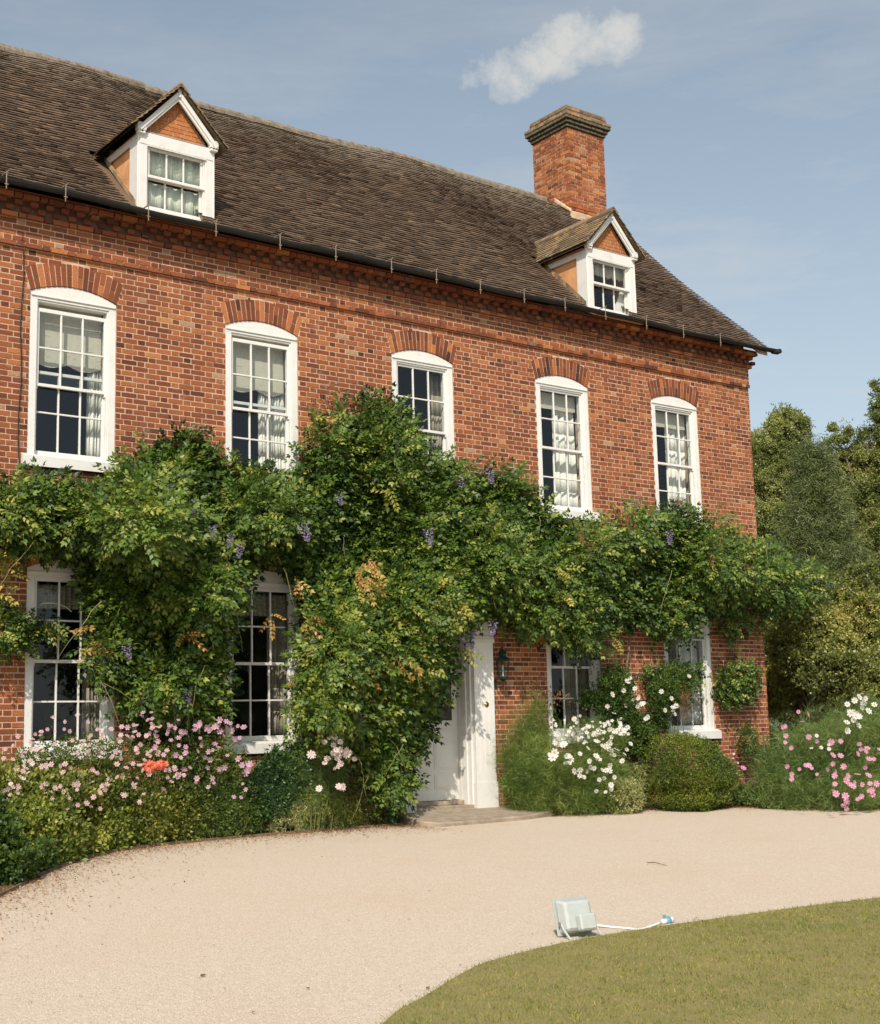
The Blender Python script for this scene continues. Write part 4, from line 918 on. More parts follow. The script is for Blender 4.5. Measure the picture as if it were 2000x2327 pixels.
def plant(name, label, cat, blobs, t, n, size, m, flowers=None, group=None, stems=14, up=.35, shell=.45, extra=None, stemmat=None, rmean=.45, skirt=None):
    if skirt is None: skirt = 0 if cat in ('climbing plant', 'bush') or 'window' in label or 'corner' in label and 'brick' in label else .4
    c = at(*blobs[0][:2], blobs[0][4]); base = (c[0], c[1], ground_z(c[0], c[1])); e = empty(name, label, cat, base, group); off = Matrix.Translation((-base[0], -base[1], -base[2]))
    P, G = inside(blobs, n, shell, .02 if shell > .8 else .24 if t == 'feather' else .14); k = len(P)
    D = G*.8+RNG.normal(0, .5, (k, 3))+np.array([0, 0, up]); Nn = G*.6+np.array([-.3, -.4, .7])+RNG.normal(0, .35, (k, 3))
    r = np.clip(rmean+RNG.normal(0, .2, k)+.12*np.sin(P[:, 0]*6)+.12*np.sin(P[:, 2]*8), 0, 1)
    ex = np.interp(P[:, 0], [q_[0] for q_ in BEDL], [q_[1] for q_ in BEDL]); lf_ = P[:, 0] < 11.5; lim = ex+.02
    P[:, 1] = np.where(lf_ & (P[:, 1] < lim), lim+.30*RNG.random(k)*np.clip(-lim-.1, 0, 1), P[:, 1])
    if skirt:
        q = RNG.random(k) < skirt; zz = np.array([ground_z(p[0], p[1]) for p in P])+.02; P[q, 2] = zz[q]+(P[q, 2]-zz[q])*RNG.random(q.sum())**.8
    o = multi('foliage', TS[t], P, D, Nn, RNG.uniform(size*.75, size*1.25, k), m, e, r); o.matrix_parent_inverse = off
    b = MB()
    for i in range(stems):
        j = RNG.integers(0, k); tp = P[j]*.85+c*.15; x0, y0 = base[0]+(tp[0]-base[0])*.5+random.uniform(-.1, .1), min(base[1]+(tp[1]-base[1])*.5, -.06 if tp[0] < 19.9 else 9); z0 = ground_z(x0, y0)-.02
        b.tube([(x0, y0, z0), ((x0+tp[0])/2+random.uniform(-.05, .05), (y0+tp[1])/2, (z0+tp[2])/2), tp], [.005, .004, .002], 5, random.random(), cap=False)
    if b.f: o = b.build('stem', stemmat or STEMG, e, fix=False); o.matrix_parent_inverse = off
    if flowers:
        cnt = 0
        for (kind, fx, fy, rx, ry, yy, num, s) in flowers:
            for i in range(num):
                if cnt >= 100: break
                a = random.uniform(0, 2*pi); rr = math.sqrt(random.random()); x, y = fx+rx*rr*cos(a), fy+ry*rr*sin(a)
                p = at(x, y, yy+random.gauss(0, .08)); 
                if p[2] < ground_z(p[0], p[1])+.02: continue
                o = bpy.data.objects.new('flower', FM[kind]); link(o, e); o.matrix_parent_inverse = off
                o.location = p; q = s*random.uniform(.75, 1.25); o.scale = (q, q, q)
                dv = Vector((random.gauss(-.45, .45), random.gauss(-.8, .35), random.gauss(.45, .45))); o.rotation_euler = dv.to_track_quat('Z', 'Y').to_euler(); cnt += 1
    return e
L_OLV = lf('leaf_olive_green', (.05, .08, .02), (.22, .26, .055), (.45, .44, .11), .35); A = 'flowering plants in the bed left of the door'; Bp = 'plants in the bed right of the door'
plant('leafy_shrub', 'dark low leafy shrub in the bottom left corner of the bed', 'shrub', [(20, 1745, 85, 45, -3.1), (-50, 1690, 90, 70, -2.9), (90, 1730, 45, 28, -2.5, .35)], 'sprig', 4200, .09, L_DARK, stems=20)
plant('leafy_shrub', 'bright green lobed leafy mound at the left front of the bed', 'shrub', [(120, 1690, 75, 50, -1.75, .5), (60, 1655, 70, 45, -1.9, .5), (175, 1705, 36, 24, -1.3, .3), (215, 1665, 60, 45, -.95, .4)], 'sprig', 3600, .11, L_YEL, stems=20, rmean=.42)
plant('leafy_shrub', 'loose green shrub below the coral flower head', 'shrub', [(290, 1640, 65, 48, -.72, .35), (360, 1630, 65, 45, -.6, .3), (250, 1630, 55, 45, -.75, .35)], 'sprig', 3600, .10, L_OLV, stems=30)
plant('leafy_shrub', 'green undergrowth below the left lower window', 'shrub', [(60, 1605, 110, 45, -1.5, .5), (-60, 1600, 80, 60, -1.6, .5), (180, 1605, 80, 40, -.9, .4)], 'sprig', 4200, .10, L_OLV, stems=30)
plant('japanese_anemone', 'tall pale pink anemone in front of the left lower window', 'flowering plant', [(70, 1545, 90, 42, -1.3, .3), (150, 1525, 80, 45, -1.0, .3)], 'sprig', 700, .06, L_MID, [('pink', 40, 1520, 75, 45, -1.8, 26, .95), ('pink', 140, 1490, 70, 45, -1.5, 26, .9), ('pink', 110, 1590, 100, 55, -2.15, 36, 1.0), ('rose', 30, 1570, 60, 40, -2.1, 10, .6)], A, stems=26)
plant('japanese_anemone', 'pale pink anemone spreading beneath the left hanging wisteria column', 'flowering plant', [(255, 1535, 85, 45, -.7, .3), (200, 1570, 70, 35, -.8, .3)], 'sprig', 900, .065, L_MID, [('pink', 225, 1500, 75, 45, -1.2, 26, 1), ('pink', 290, 1505, 60, 45, -1.15, 24, 1), ('pink', 225, 1585, 85, 55, -1.45, 34, 1.0), ('mauve', 275, 1455, 40, 25, -1.2, 8, .9)], A, stems=26)
plant('japanese_anemone', 'mauve pink anemone left of the second lower window', 'flowering plant', [(400, 1530, 85, 48, -.5, .25), (350, 1555, 70, 42, -.6, .25), (450, 1555, 60, 40, -.5, .2)], 'sprig', 1300, .065, L_MID, [('mauve', 365, 1492, 65, 35, -1.1, 24, 1.0), ('mauve', 440, 1482, 60, 26, -.95, 20, 1.15), ('mauve', 405, 1555, 80, 48, -1.1, 28, 1.0), ('mauve', 487, 1550, 22, 18, -.9, 6, 1.3), ('pink', 330, 1550, 45, 50, -1.15, 14, 1), ('mauve', 480, 1600, 18, 20, -.9, 4, .9)], A, stems=26)
plant('geranium', 'coral red flower head among the pink anemones', 'flowering plant', [(312, 1575, 30, 22, -1.0)], 'leaf', 260, .05, L_MID, [('coral', 298, 1550, 15, 9, -1.38, 26, 1.1), ('coral', 322, 1548, 17, 9, -1.38, 28, 1.1), ('coral', 310, 1556, 20, 8, -1.38, 16, 1.1)], stems=6)
plant('leafy_shrub', 'dark glossy green shrub below the second lower window', 'shrub', [(560, 1590, 55, 66, -.5, .3), (530, 1620, 45, 42, -.5, .3), (600, 1560, 45, 55, -.5, .3)], 'sprig', 3600, .085, lf('leaf_cool', (.02, .055, .02), (.05, .11, .035), (.12, .20, .05)), stems=20)
plant('feathery_cosmos', 'soft feathery plant with blush flowers left of the door', 'flowering plant', [(640, 1570, 40, 60, -.7), (690, 1560, 50, 60, -.75)], 'feather', 1500, .11, L_FEB, [('rose', 632, 1528, 3, 3, -1.25, 2, 1.49), ('rose', 670, 1500, 22, 14, -1.25, 6, 1.03), ('rose', 690, 1525, 20, 16, -1.25, 8, 1.15), ('rose', 670, 1545, 22, 14, -1.25, 7, 1.03), ('rose', 690, 1590, 6, 5, -1.25, 3, 1.26), ('rose', 645, 1598, 4, 4, -1.25, 2, 0.92), ('rose', 712, 1530, 8, 20, -1.25, 4, 0.80)], A)
plant('variegated_shrub', 'small cream variegated leaved plant at the edge of the bed', 'shrub', [(620, 1645, 30, 20, -.75), (585, 1650, 22, 18, -.8)], 'sprig', 900, .05, L_VAR, stems=5)
plant('leafy_shrub', 'low yellow green spreading plant beside the door step', 'shrub', [(700, 1640, 50, 28, -.62), (660, 1625, 40, 30, -.65), (735, 1655, 22, 16, -.66)], 'sprig', 2400, .06, L_YEL, stems=10)
plant('leafy_shrub', 'dull green dense plant at the foot of the wisteria trunk', 'shrub', [(770, 1600, 45, 45, -.5), (720, 1600, 40, 40, -.5)], 'sprig', 2300, .06, L_OLIVE, stems=10)
plant('ferny_undergrowth', 'wispy ferny undergrowth in front of the anemones', 'shrub', [(450, 1635, 50, 36, -.72, .2), (510, 1640, 40, 30, -.66, .2), (400, 1655, 34, 24, -.75, .15)], 'feather', 600, .10, L_FEA, stems=8, rmean=.3)
plant('leafy_shrub', 'mixed green plant in the middle of the left bed', 'shrub', [(430, 1620, 60, 40, -.55, .3), (490, 1610, 50, 40, -.5, .3)], 'sprig', 2200, .085, L_MID, stems=16, rmean=.35)
# strap leaved plant
c = atg(440, 1690); e = empty('strap_leaved_plant', 'clump of arching strap shaped leaves at the gravel edge', 'plant', (c[0], c[1], c[2])); b = MB()
for i in range(46):
    a = random.uniform(0, 2*pi); h = random.uniform(.10, .26); l = random.uniform(.15, .42); w = .011; q = []
    for k in range(7):
        u = k/6; q.append(np.array([cos(a)*l*u**1.3, sin(a)*l*u**1.3, h*sin(u*pi*.72)*1.1])+np.array([0, 0, .0]))
    s = np.array([-sin(a), cos(a), 0])
    for k in range(6):
        w0, w1 = w*(1-.1*k), w*(1-.1*(k+1))*(0.1 if k == 5 else 1); b.poly([q[k]-s*w0, q[k]+s*w0, q[k+1]+s*w1, q[k+1]-s*w1], random.random())
b.build('foliage', L_YEL, e, fix=False)
plant('leafy_shrub', 'small bright tuft growing alone at the gravel edge', 'shrub', [(195, 1750, 22, 14, -2.45)], 'sprig', 420, .045, lf('leaf_fresh', (.06, .14, .02), (.10, .20, .03), (.18, .28, .05)), stems=0)
# right of the door
plant('feathery_cosmos', 'big feathery green cosmos with white flowers right of the door', 'flowering plant', [(1090, 1565, 75, 62, -.60, .4), (1045, 1585, 38, 40, -.45, .25), (1170, 1570, 85, 58, -.85, .5), (1230, 1585, 55, 45, -.95, .45), (1065, 1510, 42, 45, -.35, .2), (1180, 1530, 70, 38, -.7, .4)], 'feather', 3300, .145, L_FEA, [('white', 1135, 1495, 14, 18, -1.35, 5, 1.2), ('white', 1160, 1455, 10, 8, -1.2, 2, 1.1), ('white', 1170, 1525, 55, 30, -1.35, 9, 1.15), ('white', 1215, 1555, 60, 48, -1.35, 16, 1.05), ('white', 1250, 1500, 30, 30, -1.2, 12, .95), ('white', 1235, 1580, 40, 30, -1.35, 9, .95), ('white', 1125, 1525, 14, 12, -1.4, 3, 1.4), ('white', 1225, 1470, 40, 22, -1.1, 10, .95), ('white', 1280, 1440, 25, 60, -.7, 7, .9)], Bp, stems=40)
plant('feathery_cosmos', 'sparse upright feathery plant against the brick below the lantern', 'flowering plant', [(1075, 1440, 38, 50, -.35, .2), (1050, 1480, 40, 45, -.35, .2), (1100, 1480, 35, 60, -.4, .2), (1020, 1530, 28, 50, -.3, .15)], 'feather', 620, .12, L_FEA, None, Bp, stems=26, shell=.1)
plant('twiggy_climber', 'loose twiggy climber with bronze leaves left of the lower window by the lantern', 'climbing plant', [(1090, 1400, 26, 28, -.2, .12), (1130, 1415, 40, 22, -.25, .12), (1070, 1500, 40, 50, -.3, .15)], 'leaf', 420, .055, L_BRN, None, None, stems=20, shell=.1)
plant('white_froth', 'mass of tiny white florets below the lower window right of the door', 'flowering plant', [(1175, 1485, 65, 26, -.75, .3), (1235, 1505, 40, 26, -.8, .3)], 'feather', 420, .10, L_FEA, [('froth', 1165, 1478, 65, 30, -1.15, 45, 1.1), ('froth', 1225, 1485, 50, 32, -1.15, 40, 1.3)], stems=12)
plant('variegated_shrub', 'pale yellow variegated plant between white cosmos and the clipped bush', 'shrub', [(1255, 1600, 42, 28, -1.15), (1285, 1575, 20, 25, -1.05)], 'sprig', 1700, .06, L_VAR, stems=5, rmean=.35)
plant('climbing_rose', 'climbing rose on the brick between the right lower windows', 'climbing plant', [(1245, 1400, 45, 55, -.25, .25), (1250, 1460, 55, 45, -.35, .3), (1290, 1490, 45, 45, -.4, .3), (1225, 1420, 25, 40, -.2, .2), (1190, 1415, 30, 15, -.15, .12)], 'sprig', 4200, .085, L_DARK, [('white', 1275, 1378, 8, 8, -.5, 2, 1.1), ('white', 1242, 1403, 4, 4, -.5, 1, 1.1), ('white', 1283, 1400, 4, 4, -.5, 1, .8), ('white', 1300, 1425, 5, 4, -.5, 2, 1.0), ('rose', 1250, 1440, 40, 40, -.6, 4, .8)], stems=12, rmean=.5)
b = plant('wall_shrub', 'loose twiggy shrub with pale flowers in front of the rightmost lower window', 'shrub', [(1340, 1400, 40, 35, -.4, .3), (1370, 1375, 35, 30, -.35, .25), (1330, 1440, 30, 40, -.4, .3)], 'sprig', 1900, .07, L_DARK, [('white', 1340, 1397, 3, 3, -.8, 1, 1.3), ('white', 1345, 1435, 4, 3, -.8, 1, 1.1), ('white', 1366, 1420, 8, 16, -.75, 4, 1.1), ('rose', 1392, 1370, 3, 3, -.75, 1, 1.2), ('white', 1310, 1455, 4, 4, -.8, 2, .9), ('white', 1365, 1440, 4, 6, -.8, 2, .9)], stems=12, rmean=.55)
plant('brown_stems', 'dead brown climber stems and leaves left of the rightmost lower window', 'plant', [(1215, 1300, 22, 35, -.12, .08), (1205, 1345, 25, 20, -.12, .08)], 'leaf', 130, .05, L_BRN, stems=16)
plant('dry_stem', 'single dry brown stem with seed head in front of the clipped bush window', 'plant', [(1385, 1430, 14, 36, -.75, .1)], 'feather', 60, .10, L_BRN, stems=3)
plant('clipped_bush', 'dense rounded clipped box bush in front of the house', 'bush', [(1386, 1572, 92, 80, -1.25), (1386, 1600, 84, 45, -1.25)], 'sprig', 15000, .045, L_BOX, stems=8, shell=.86, up=.15)
plant('feathery_cosmos', 'tall feathery cosmos with pink and white flowers at the right edge', 'flowering plant', [(1640, 1530, 110, 85, -2.3), (1740, 1500, 90, 90, -3.0), (1600, 1590, 70, 50, -2.2), (1700, 1590, 90, 50, -2.9), (1800, 1560, 70, 80, -3.2), (1560, 1560, 40, 50, -1.9)], 'feather', 7500, .15, L_FEB, [('white', 1740, 1430, 34, 22, -3.6, 16, 1.2), ('white', 1725, 1465, 28, 16, -3.5, 5, 1.1), ('mag', 1620, 1480, 40, 40, -3.0, 11, .95), ('mag', 1640, 1540, 60, 30, -3.2, 7, .9), ('mag', 1710, 1545, 75, 50, -3.6, 16, 1.1), ('mag', 1720, 1592, 55, 34, -3.8, 18, 1.15), ('mag', 1700, 1636, 14, 6, -3.7, 4, 1.1), ('mag', 1760, 1530, 25, 30, -3.7, 7, 1.0), ('white', 1655, 1500, 40, 20, -3.1, 5, .7), ('mag', 1610, 1575, 15, 10, -3.0, 2, 1)], Bp, stems=40)
plant('leafy_shrub', 'low light green plants between the clipped bush and pink cosmos', 'shrub', [(1525, 1610, 40, 22, -1.6), (1560, 1620, 40, 18, -2.0), (1490, 1605, 25, 22, -1.3)], 'sprig', 2400, .055, lf('leaf_fresh2', (.07, .12, .03), (.13, .20, .05), (.25, .30, .10)), [('mag', 1503, 1557, 3, 3, -1.6, 1, 1.4), ('white', 1490, 1545, 20, 25, -1.4, 5, .5)], stems=8)
plant('leafy_shrub', 'dark twiggy shrub against the right corner of the brick wall', 'shrub', [(1510, 1500, 28, 45, -.25, .2), (1540, 1540, 35, 45, -.5, .3)], 'sprig', 1300, .05, L_MID, stems=14, rmean=.3)

# ------------------------------------------------------------------ trees and hedge beyond the corner
def tree(name, label, cat, base, blobs, t, n, size, m, group=None, up=.2, shell=.35, drop=0, rmean=.45):
    e = empty(name, label, cat, base, group); off = Matrix.Translation((-base[0], -base[1], -base[2])); P = []; G = []
    vol = np.array([q[2]*q[3]*q[3] for q in blobs]); vol = vol/vol.sum()
    for q, w in zip(blobs, vol):          # x, y, radius, half height, z: every blob breaks into clusters
        nc = max(8, int(190*w*len(blobs)**.5)); C = RNG.normal(0, 1, (nc, 3)); C /= np.linalg.norm(C, axis=1)[:, None]; C *= (RNG.random(nc)**.33)[:, None]*.92
        C = np.array([q[0], q[1], q[4]])+C*np.array([q[2], q[2], q[3]]); k = int(n*w/nc)+1; R0 = max(q[2], q[3])*.17
        for c in C:
            d = RNG.normal(0, 1, (k, 3)); d /= np.linalg.norm(d, axis=1)[:, None]; r = R0*RNG.uniform(.7, 1.2)*(shell+(1-shell)*RNG.random(k)); P.append(c+d*r[:, None]*np.array([1, 1, .75])); G.append(d)
        kk = int(n*w*.3); d = RNG.normal(0, 1, (kk, 3)); d /= np.linalg.norm(d, axis=1)[:, None]; P.append(np.array([q[0], q[1], q[4]])+d*np.array([q[2], q[2], q[3]])*(.35+.65*RNG.random(kk))[:, None]); G.append(d)
    P = np.concatenate(P); G = np.concatenate(G); ok = P[:, 2] > base[2]+.3; P, G = P[ok], G[ok]; k = len(P)
    D = G*.6+RNG.normal(0, .6, (k, 3))+np.array([0, 0, up-drop]); Nn = G*.5+np.array([-.2, -.3, .8])+RNG.normal(0, .4, (k, 3))
    r = np.clip(rmean+RNG.normal(0, .16, k)+.14*np.sin(P[:, 0]*2.1)+.14*np.sin(P[:, 2]*2.7+P[:, 1]), 0, 1)
    o = multi('crown', TS[t], P, D, Nn, RNG.uniform(size*.7, size*1.3, k), m, e, r); o.matrix_parent_inverse = off
    b = MB(); top = max(q[4] for q in blobs); h = top-base[2]
    b.tube([(base[0], base[1], base[2]-.1), (base[0]+.1, base[1], base[2]+h*.4), (base[0]-.05, base[1]+.1, base[2]+h*.8), (base[0], base[1], top)], [h*.03, h*.022, h*.012, h*.004], 8)
    for q in blobs:
        for i in range(5):
            z0 = base[2]+h*random.uniform(.2, .7); a = random.uniform(0, 2*pi); tp = np.array([q[0]+q[2]*.7*cos(a), q[1]+q[2]*.7*sin(a), q[4]+q[3]*random.uniform(-.5, .6)])
            b.tube([(base[0], base[1], min(z0, tp[2])), (base[0]*.5+tp[0]*.5, base[1]*.5+tp[1]*.5, (z0+tp[2])/2+.2), tp], [h*.010, h*.006, h*.002], 6, cap=False)
    o = b.build('trunk', BARK, e, smooth=True, fix=False); o.matrix_parent_inverse = off; return e
def far(dx, dy, dist):
    d = C_F*FPX+C_R*(dx*2000/1781-1000)+C_U*(1163.5-dy*2000/1781); d /= math.hypot(d[0], d[1]); return CAMP+d*dist
def fb(dx, dy, rx, ry, dist): p = far(dx, dy, dist); s = ppm(p); return (p[0], p[1], rx/s, ry/s, p[2])
TG = 'trees standing behind the right end of the house'
T1 = m_leaf('tree_leaf_grey_green', [(0, (.06, .08, .03)), (.5, (.20, .235, .08)), (.9, (.38, .39, .15)), (1, (.50, .42, .12))], .3)
T2 = m_leaf('conifer_leaf', [(0, (.035, .055, .02)), (.5, (.11, .145, .045)), (1, (.26, .28, .10))], .15)
T3 = m_leaf('tree_leaf_olive', [(0, (.07, .09, .03)), (.5, (.20, .23, .07)), (.9, (.36, .36, .12)), (1, (.42, .34, .10))], .3)
T4 = m_leaf('hedge_leaf', [(0, (.05, .06, .02)), (.45, (.20, .23, .06)), (.8, (.42, .40, .12)), (1, (.42, .27, .13))], .25)
p = far(1590, 1400, 44)
tree('broadleaf_tree', 'tall grey green tree right beside the brick corner', 'tree', (p[0], p[1], -.08), [fb(1590, 880, 45, 65, 44), fb(1560, 950, 60, 90, 44), fb(1610, 960, 55, 80, 44), fb(1560, 1080, 80, 90, 44), fb(1620, 870, 25, 40, 44), fb(1610, 1100, 60, 80, 44)], 'sprig', 42000, .125, T1, TG)
p = far(1830, 1400, 50)
tree('broadleaf_tree', 'tallest olive tree at the right edge behind the conifer', 'tree', (p[0], p[1], -.08), [fb(1800, 850, 45, 90, 50), fb(1720, 900, 60, 50, 50), fb(1760, 1000, 70, 120, 50), fb(1850, 950, 80, 160, 50), fb(1690, 960, 45, 60, 50), fb(1800, 1120, 90, 120, 50), fb(1785, 800, 22, 40, 50)], 'sprig', 42000, .14, T3, TG)
# weeping conifer: tiers of drooping boughs
p = far(1680, 1400, 36); e = empty('conifer', 'dark weeping conifer between the two broadleaf trees', 'tree', (p[0], p[1], -.08), TG); s_ = ppm(p); top = far(1672, 895, 36)[2]; off = Matrix.Translation((-p[0], -p[1], .08))
P = []; D = []; b = MB(); b.tube([(p[0], p[1], -.2), (p[0], p[1], top*.5), (p[0], p[1], top)], [.2, .12, .02], 8)
for i in range(120):
    z = .6+(top-.6)*(i/120)**.95; u = 1-(z/top); R1 = .25+u*2.9*random.uniform(.75, 1.1); a = i*2.399+random.uniform(-.3, .3); q = []
    for k in range(7):
        v = k/6; q.append(np.array([p[0]+cos(a)*R1*v, p[1]+sin(a)*R1*v, z+.25*R1*v-.42*R1*v*v]))
    b.tube(q, [.03, .025, .02, .016, .012, .008, .004], 5, cap=False)
    for k in range(int(70+R1*75)):
        v = random.random()**.7; w = v*6; j = min(int(w), 5); c0 = q[j]+(q[j+1]-q[j])*(w-j); hang = random.random()*.55*(.4+u); sp = RNG.normal(0, .10*(1+v), 3)
        P.append(c0+sp+np.array([0, 0, -hang])); D.append((cos(a)*.3, sin(a)*.3, -1.0))
P = np.array(P); D = np.array(D)+RNG.normal(0, .22, (len(P), 3)); o = multi('crown', NEEDLE, P, D, RNG.normal(0, 1, (len(P), 3)), RNG.uniform(.12, .24, len(P)), T2, e, np.clip(RNG.normal(.5, .2, len(P)), 0, 1)); o.matrix_parent_inverse = off
o = b.build('trunk', BARK, e, fix=False); o.matrix_parent_inverse = off
p = far(1640, 1420, 27)
tree('large_shrub', 'big olive and bronze leaved shrub filling the gap right of the house', 'shrub', (p[0], p[1], -.08), [fb(1640, 1300, 85, 90, 27), fb(1720, 1260, 80, 90, 28), fb(1790, 1240, 70, 110, 29), fb(1625, 1390, 55, 60, 27.5), fb(1700, 1370, 90, 60, 26.5), fb(1790, 1370, 70, 70, 27), fb(1605, 1330, 45, 60, 28), fb(1560, 1300, 40, 90, 29), fb(1570, 1400, 50, 50, 28.5)], 'sprig', 50000, .115, T4, rmean=.42)
p = far(1850, 1330, 33)
tree('large_shrub', 'dark mass of hedge shrubs below the conifer', 'shrub', (p[0], p[1], -.08), [fb(1760, 1190, 60, 60, 33), fb(1850, 1200, 80, 100, 33), fb(1650, 1180, 70, 50, 33), fb(1580, 1190, 60, 70, 33), fb(1900, 1330, 90, 110, 30), fb(2030, 1300, 110, 130, 31), fb(2160, 1300, 110, 150, 31)], 'sprig', 26000, .12, T3)

# ------------------------------------------------------------------ lawn blades, litter, floodlight
k = 380000; U = np.stack([RNG.uniform(2.2, 15, k), RNG.uniform(-15.5, -8.6, k)], 1); pr_ = project(np.stack([U[:, 0], U[:, 1], -.08+.025*U[:, 1]], 1))
U = U[(inpoly(U, LAWN) | ((pdist(U, LAWN) < .05*RNG.random(k)**2) & (U[:, 1] > -14))) & (pr_[:, 0] > -60) & (pr_[:, 0] < 1900) & (pr_[:, 1] < 2250)]; k = len(U)
P = np.stack([U[:, 0], U[:, 1], -.08+.025*U[:, 1]+.02], 1); BL = (np.array([(0, -.09, 0), (0, .09, 0), (.55, .05, .03), (1, 0, -.06)]), np.array([[0, 1, 2, 3]]))
D = np.array([0, 0, .75])+RNG.normal(0, .55, (k, 3)); D[:, 2] = abs(D[:, 2])+.12
LB = m_leaf('grass_blade', [(0, (.10, .15, .025)), (.4, (.21, .235, .045)), (.7, (.36, .31, .09)), (1, (.50, .36, .16))], .25, .6, (1.2, 1.2, .6))
pn = np.sin(U[:, 0]*2.3+np.sin(U[:, 1]*3.1)*1.3)*np.sin(U[:, 1]*2.9+U[:, 0])*.13+.07*np.sin(U[:, 0]*7.1+2*np.sin(U[:, 1]*5.3))*np.sin(U[:, 1]*8.7+np.sin(U[:, 0]*6.1)*2)
tag(scatter('grass', BL, P, D, RNG.normal(0, 1, (k, 3)), RNG.uniform(.011, .026, k)*(1.1+.25*np.sin(U[:, 0]*9.3+2*np.sin(U[:, 1]*6.7))*np.sin(U[:, 1]*10.1+2*np.sin(U[:, 0]*7.9))), LB, None, np.clip(.42+pn*.8+RNG.normal(0, .20, k), 0, 1), .02), kind='stuff')
# little stones standing proud of the gravel
k = 60000; Q = np.stack([RNG.uniform(-20, 1800, k), RNG.uniform(1650, 2080, k)], 1); dv = C_F[None]*FPX+C_R[None]*(Q[:, :1]*2000/1781-1000)+C_U[None]*(1163.5-Q[:, 1:]*2000/1781)
P = CAMP+dv*((-.08+.025*CAMP[1]-CAMP[2])/(dv[:, 2]-.025*dv[:, 1]))[:, None]; ok = ~inpoly(P[:, :2], LAWN) & (P[:, 1] < -.1) & ~inpoly(P[:, :2], [tuple(q) for q in BEDL]+[(11.5, 0), (-1, 0), (-3, -9)]); P = P[ok]; P[:, 2] += .005
ST = (np.array([(-.5, -.4, 0), (.5, -.5, 0), (.45, .5, 0), (-.4, .45, 0), (-.25, -.2, .4), (.25, -.25, .42), (.2, .25, .38), (-.2, .25, .4)]), np.array([[4, 5, 6, 7], [0, 1, 5, 4], [1, 2, 6, 5], [2, 3, 7, 6], [3, 0, 4, 7]]))
m, t, p_, o = mat('pebble'); setc(t, p_, ramp(t, attr(t), [(0, (.33, .25, .19)), (.3, (.50, .42, .335)), (.8, (.57, .49, .40)), (1, (.66, .59, .51))])); p_.inputs['Roughness'].default_value = .9
k = len(P); D = RNG.normal(0, 1, (k, 3)); D[:, 2] *= .1; Nn = np.array([0, 0, 1.])+RNG.normal(0, .15, (k, 3))
tag(scatter('loose_gravel', ST, P, D, Nn, RNG.uniform(.003, .0065, k), m, None, None, .05), kind='stuff')
LIT = m_leaf('dry_leaf', [(0, (.10, .04, .02)), (.5, (.28, .14, .06)), (1, (.42, .26, .12))], .1, .8)
Pl = []
for i in range(26000):
    left = random.random() < .68; src = BEDL if left else BEDR; k = random.randrange(1, len(src)-2); q, q2 = np.array(src[k][:2]), np.array(src[k+1][:2]); t_ = q2-q; nn_ = np.array([t_[1], -t_[0]])/np.linalg.norm(t_)
    w = random.expovariate(1/(.30 if left else .16))-.10; p = q+t_*random.random()+nn_*w
    if left and p[0] < 2.5: continue
    Pl.append((p[0], p[1], ground_z(p[0], p[1])+.014+random.random()*.008))
for i in range(60): q = atg(random.uniform(0, 1781), random.uniform(1690, 2060)); Pl.append((q[0], q[1], q[2]+.012))
P = np.array(Pl); k = len(P); tag(scatter('leaf_litter', LEAF, P, RNG.normal(0, 1, (k, 3))*[1, 1, .2], np.array([0, 0, 1.])+RNG.normal(0, .3, (k, 3)), RNG.uniform(.010, .036, k), LIT), kind='stuff')
for i, (x, y, s, lb) in enumerate(((405, 1980, .06, 'dark fallen leaf on the gravel left of the lawn tip'), (862, 2005, .05, 'reddish fallen leaf at the curved tip of the lawn'), (620, 2005, .04, 'small brown fallen leaf nearest the left of the lawn curve'), (1330, 1705, .04, 'small dark fallen leaf between bush and twig'))):
    q = atg(x, y); o = scatter('fallen_leaf', LEAF, np.array([[0, 0, .012]]), np.array([[1, .4, .15]]), np.array([[0, -.3, 1.]]), s, L_BRN); o.location = (q[0], q[1], q[2]); tag(o, lb, 'leaf', 'single leaves fallen on the gravel')
b = MB(); p0, p1 = atg(1310, 1748), atg(1350, 1754); b.tube([p0+[0, 0, .012], (p0*.6+p1*.4)+[0, 0, .025], p1+[0, 0, .012]], [.004, .005, .002], 5); tag(b.build('twig', BARK), 'thin dry twig lying on the pale gravel', 'twig')
edge = MB()
# floodlight lying on the gravel, its back to us
FP = simple('floodlight_paint', (.40, .43, .41), .5, .06, 30); c = atg(1172, 1897); F = empty('floodlight', 'pale grey square floodlight standing on the gravel by the lawn', 'floodlight', tuple(c)); F.rotation_euler = (0, 0, rad(-8))
lay = lambda o: o
tilt = rad(14)
F.scale = (.92, .92, .92); body = addpart('housing', F); body.location = (0, 0, .025); body.rotation_euler = (tilt*-1.0, 0, 0)
b = MB(); w, h = .155, .245
def frus(b, w0, w1, z0, z1, Z0, Z1, y0, y1):
    P = [(-w0, y0, z0), (w0, y0, z0), (w0, y0, z1), (-w0, y0, z1), (-w1, y1, Z0), (w1, y1, Z0), (w1, y1, Z1), (-w1, y1, Z1)]
    b.faces(P, [(0, 1, 2, 3), (7, 6, 5, 4), (0, 4, 5, 1), (1, 5, 6, 2), (2, 6, 7, 3), (3, 7, 4, 0)])
frus(b, .160, .160, 0, .285, 0, .285, .045, .062); b.build('glass_rim', simple('rim_grey', (.34, .37, .36), .5, .1), body, bevel=.006)
b = MB(); frus(b, .118, .150, .03, .24, .01, .275, -.05, .044); b.build('reflector_case', FP, body, bevel=.016)
b = MB(); frus(b, .072, .080, .015, .135, .01, .145, -.115, -.051); o = b.build('ballast_box', FP, body, bevel=.012); o.location = (.035, 0, 0)
b = MB()
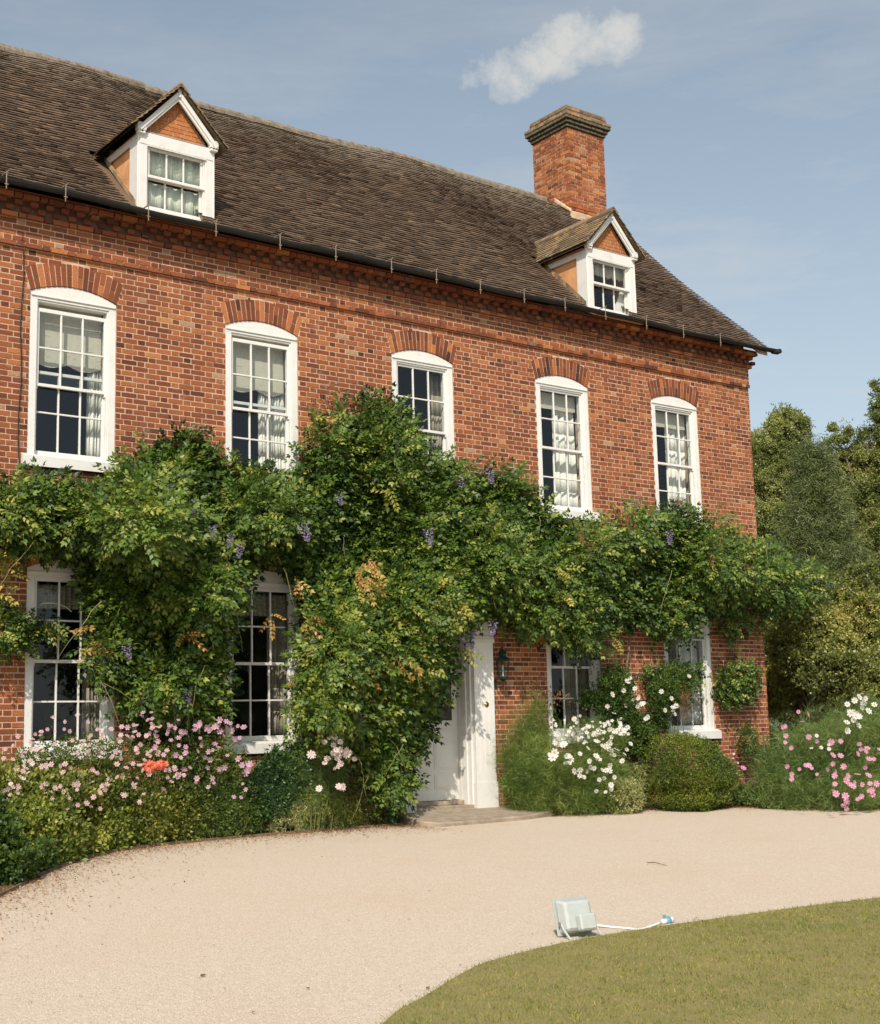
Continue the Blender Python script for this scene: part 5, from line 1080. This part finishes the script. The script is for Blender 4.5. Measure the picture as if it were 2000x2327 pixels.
for sx in (-1, 1): b.tube([(sx*.150, .02, .115), (sx*.152, -.02, .07), (sx*.145, -.105, .004)], .0085, 6)
b.tube([(-.145, -.105, .004), (.145, -.105, .004)], .006, 6)
b.build('mounting_bracket', FP, F, bevel=0)
b = MB(); b.lathe([(0, 0), (.012, 0), (.012, .012), (0, .014)], (0, 0, 0), 10); o = b.build('wing_nut', GALV, F); o.rotation_euler = (0, rad(-90), 0); o.location = (-.155, .02, .115)
# its cable and blue plug
pts = [atg(1205, 1880)+[0, 0, .03], atg(1228, 1879)+[0, 0, .014], atg(1269, 1882)+[0, 0, .012], atg(1297, 1884)+[0, 0, .012], atg(1337, 1873)+[0, 0, .02]]
cab = empty('power_cable', 'thin white cable ending in a blue socket beside the lawn', 'cable', tuple(atg(1290, 1886))); coff = Matrix.Translation(-Vector(tuple(atg(1290, 1886))))
b = MB(); b.tube(smooth([tuple(p) for p in pts], 6), .008, 6); o = b.build('cord', simple('white_cable', (.75, .74, .70), .5, .05), cab, smooth=True); o.matrix_parent_inverse = coff
q0 = atg(1340, 1872)+[0, 0, .022]; ax = atg(1372, 1866)+[0, 0, .03]-q0; ax /= np.linalg.norm(ax)
b = MB(); b.tube([q0, q0+ax*.05], [.016, .022], 10); o = b.build('plug', simple('white_plug', (.72, .70, .66), .5, .05), cab, smooth=True); o.matrix_parent_inverse = coff
b = MB(); b.tube([q0+ax*.05, q0+ax*.054, q0+ax*.085], [.024, .031, .031], 12); b.box(q0[0]+.03, q0[0]+.045, q0[1]+.0, q0[1]+.02, q0[2]+.02, q0[2]+.045); o = b.build('socket_collar', simple('blue_plastic', (.12, .30, .40), .4, .05), cab, smooth=False); o.matrix_parent_inverse = coff
b = MB(); b.tube([q0+ax*.085, q0+ax*.13], [.024, .02], 10); o = b.build('socket_body', simple('white_socket', (.70, .72, .72), .5, .05), cab, smooth=True); o.matrix_parent_inverse = coff
# timber edging along the bed, dark and thin
b = MB(); 
for i in range(len(BEDL)-1):
    (x0, y0), (x1, y1) = BEDL[i][:2], BEDL[i+1][:2]; z0, z1 = ground_z(x0, y0), ground_z(x1, y1); n_ = np.array([-(y1-y0), x1-x0]); n_ = n_/np.linalg.norm(n_)*.012
    if y0 > -5: b.faces([(x0-n_[0], y0-n_[1], z0), (x1-n_[0], y1-n_[1], z1), (x1+n_[0], y1+n_[1], z1), (x0+n_[0], y0+n_[1], z0), (x0-n_[0], y0-n_[1], z0+.035), (x1-n_[0], y1-n_[1], z1+.035), (x1+n_[0], y1+n_[1], z1+.035), (x0+n_[0], y0+n_[1], z0+.035)], [(4, 5, 6, 7), (0, 1, 5, 4), (2, 3, 7, 6)])
tag(b.build('bed_edging', BARK), 'thin dark edging strip between the left bed and the gravel', 'edging')
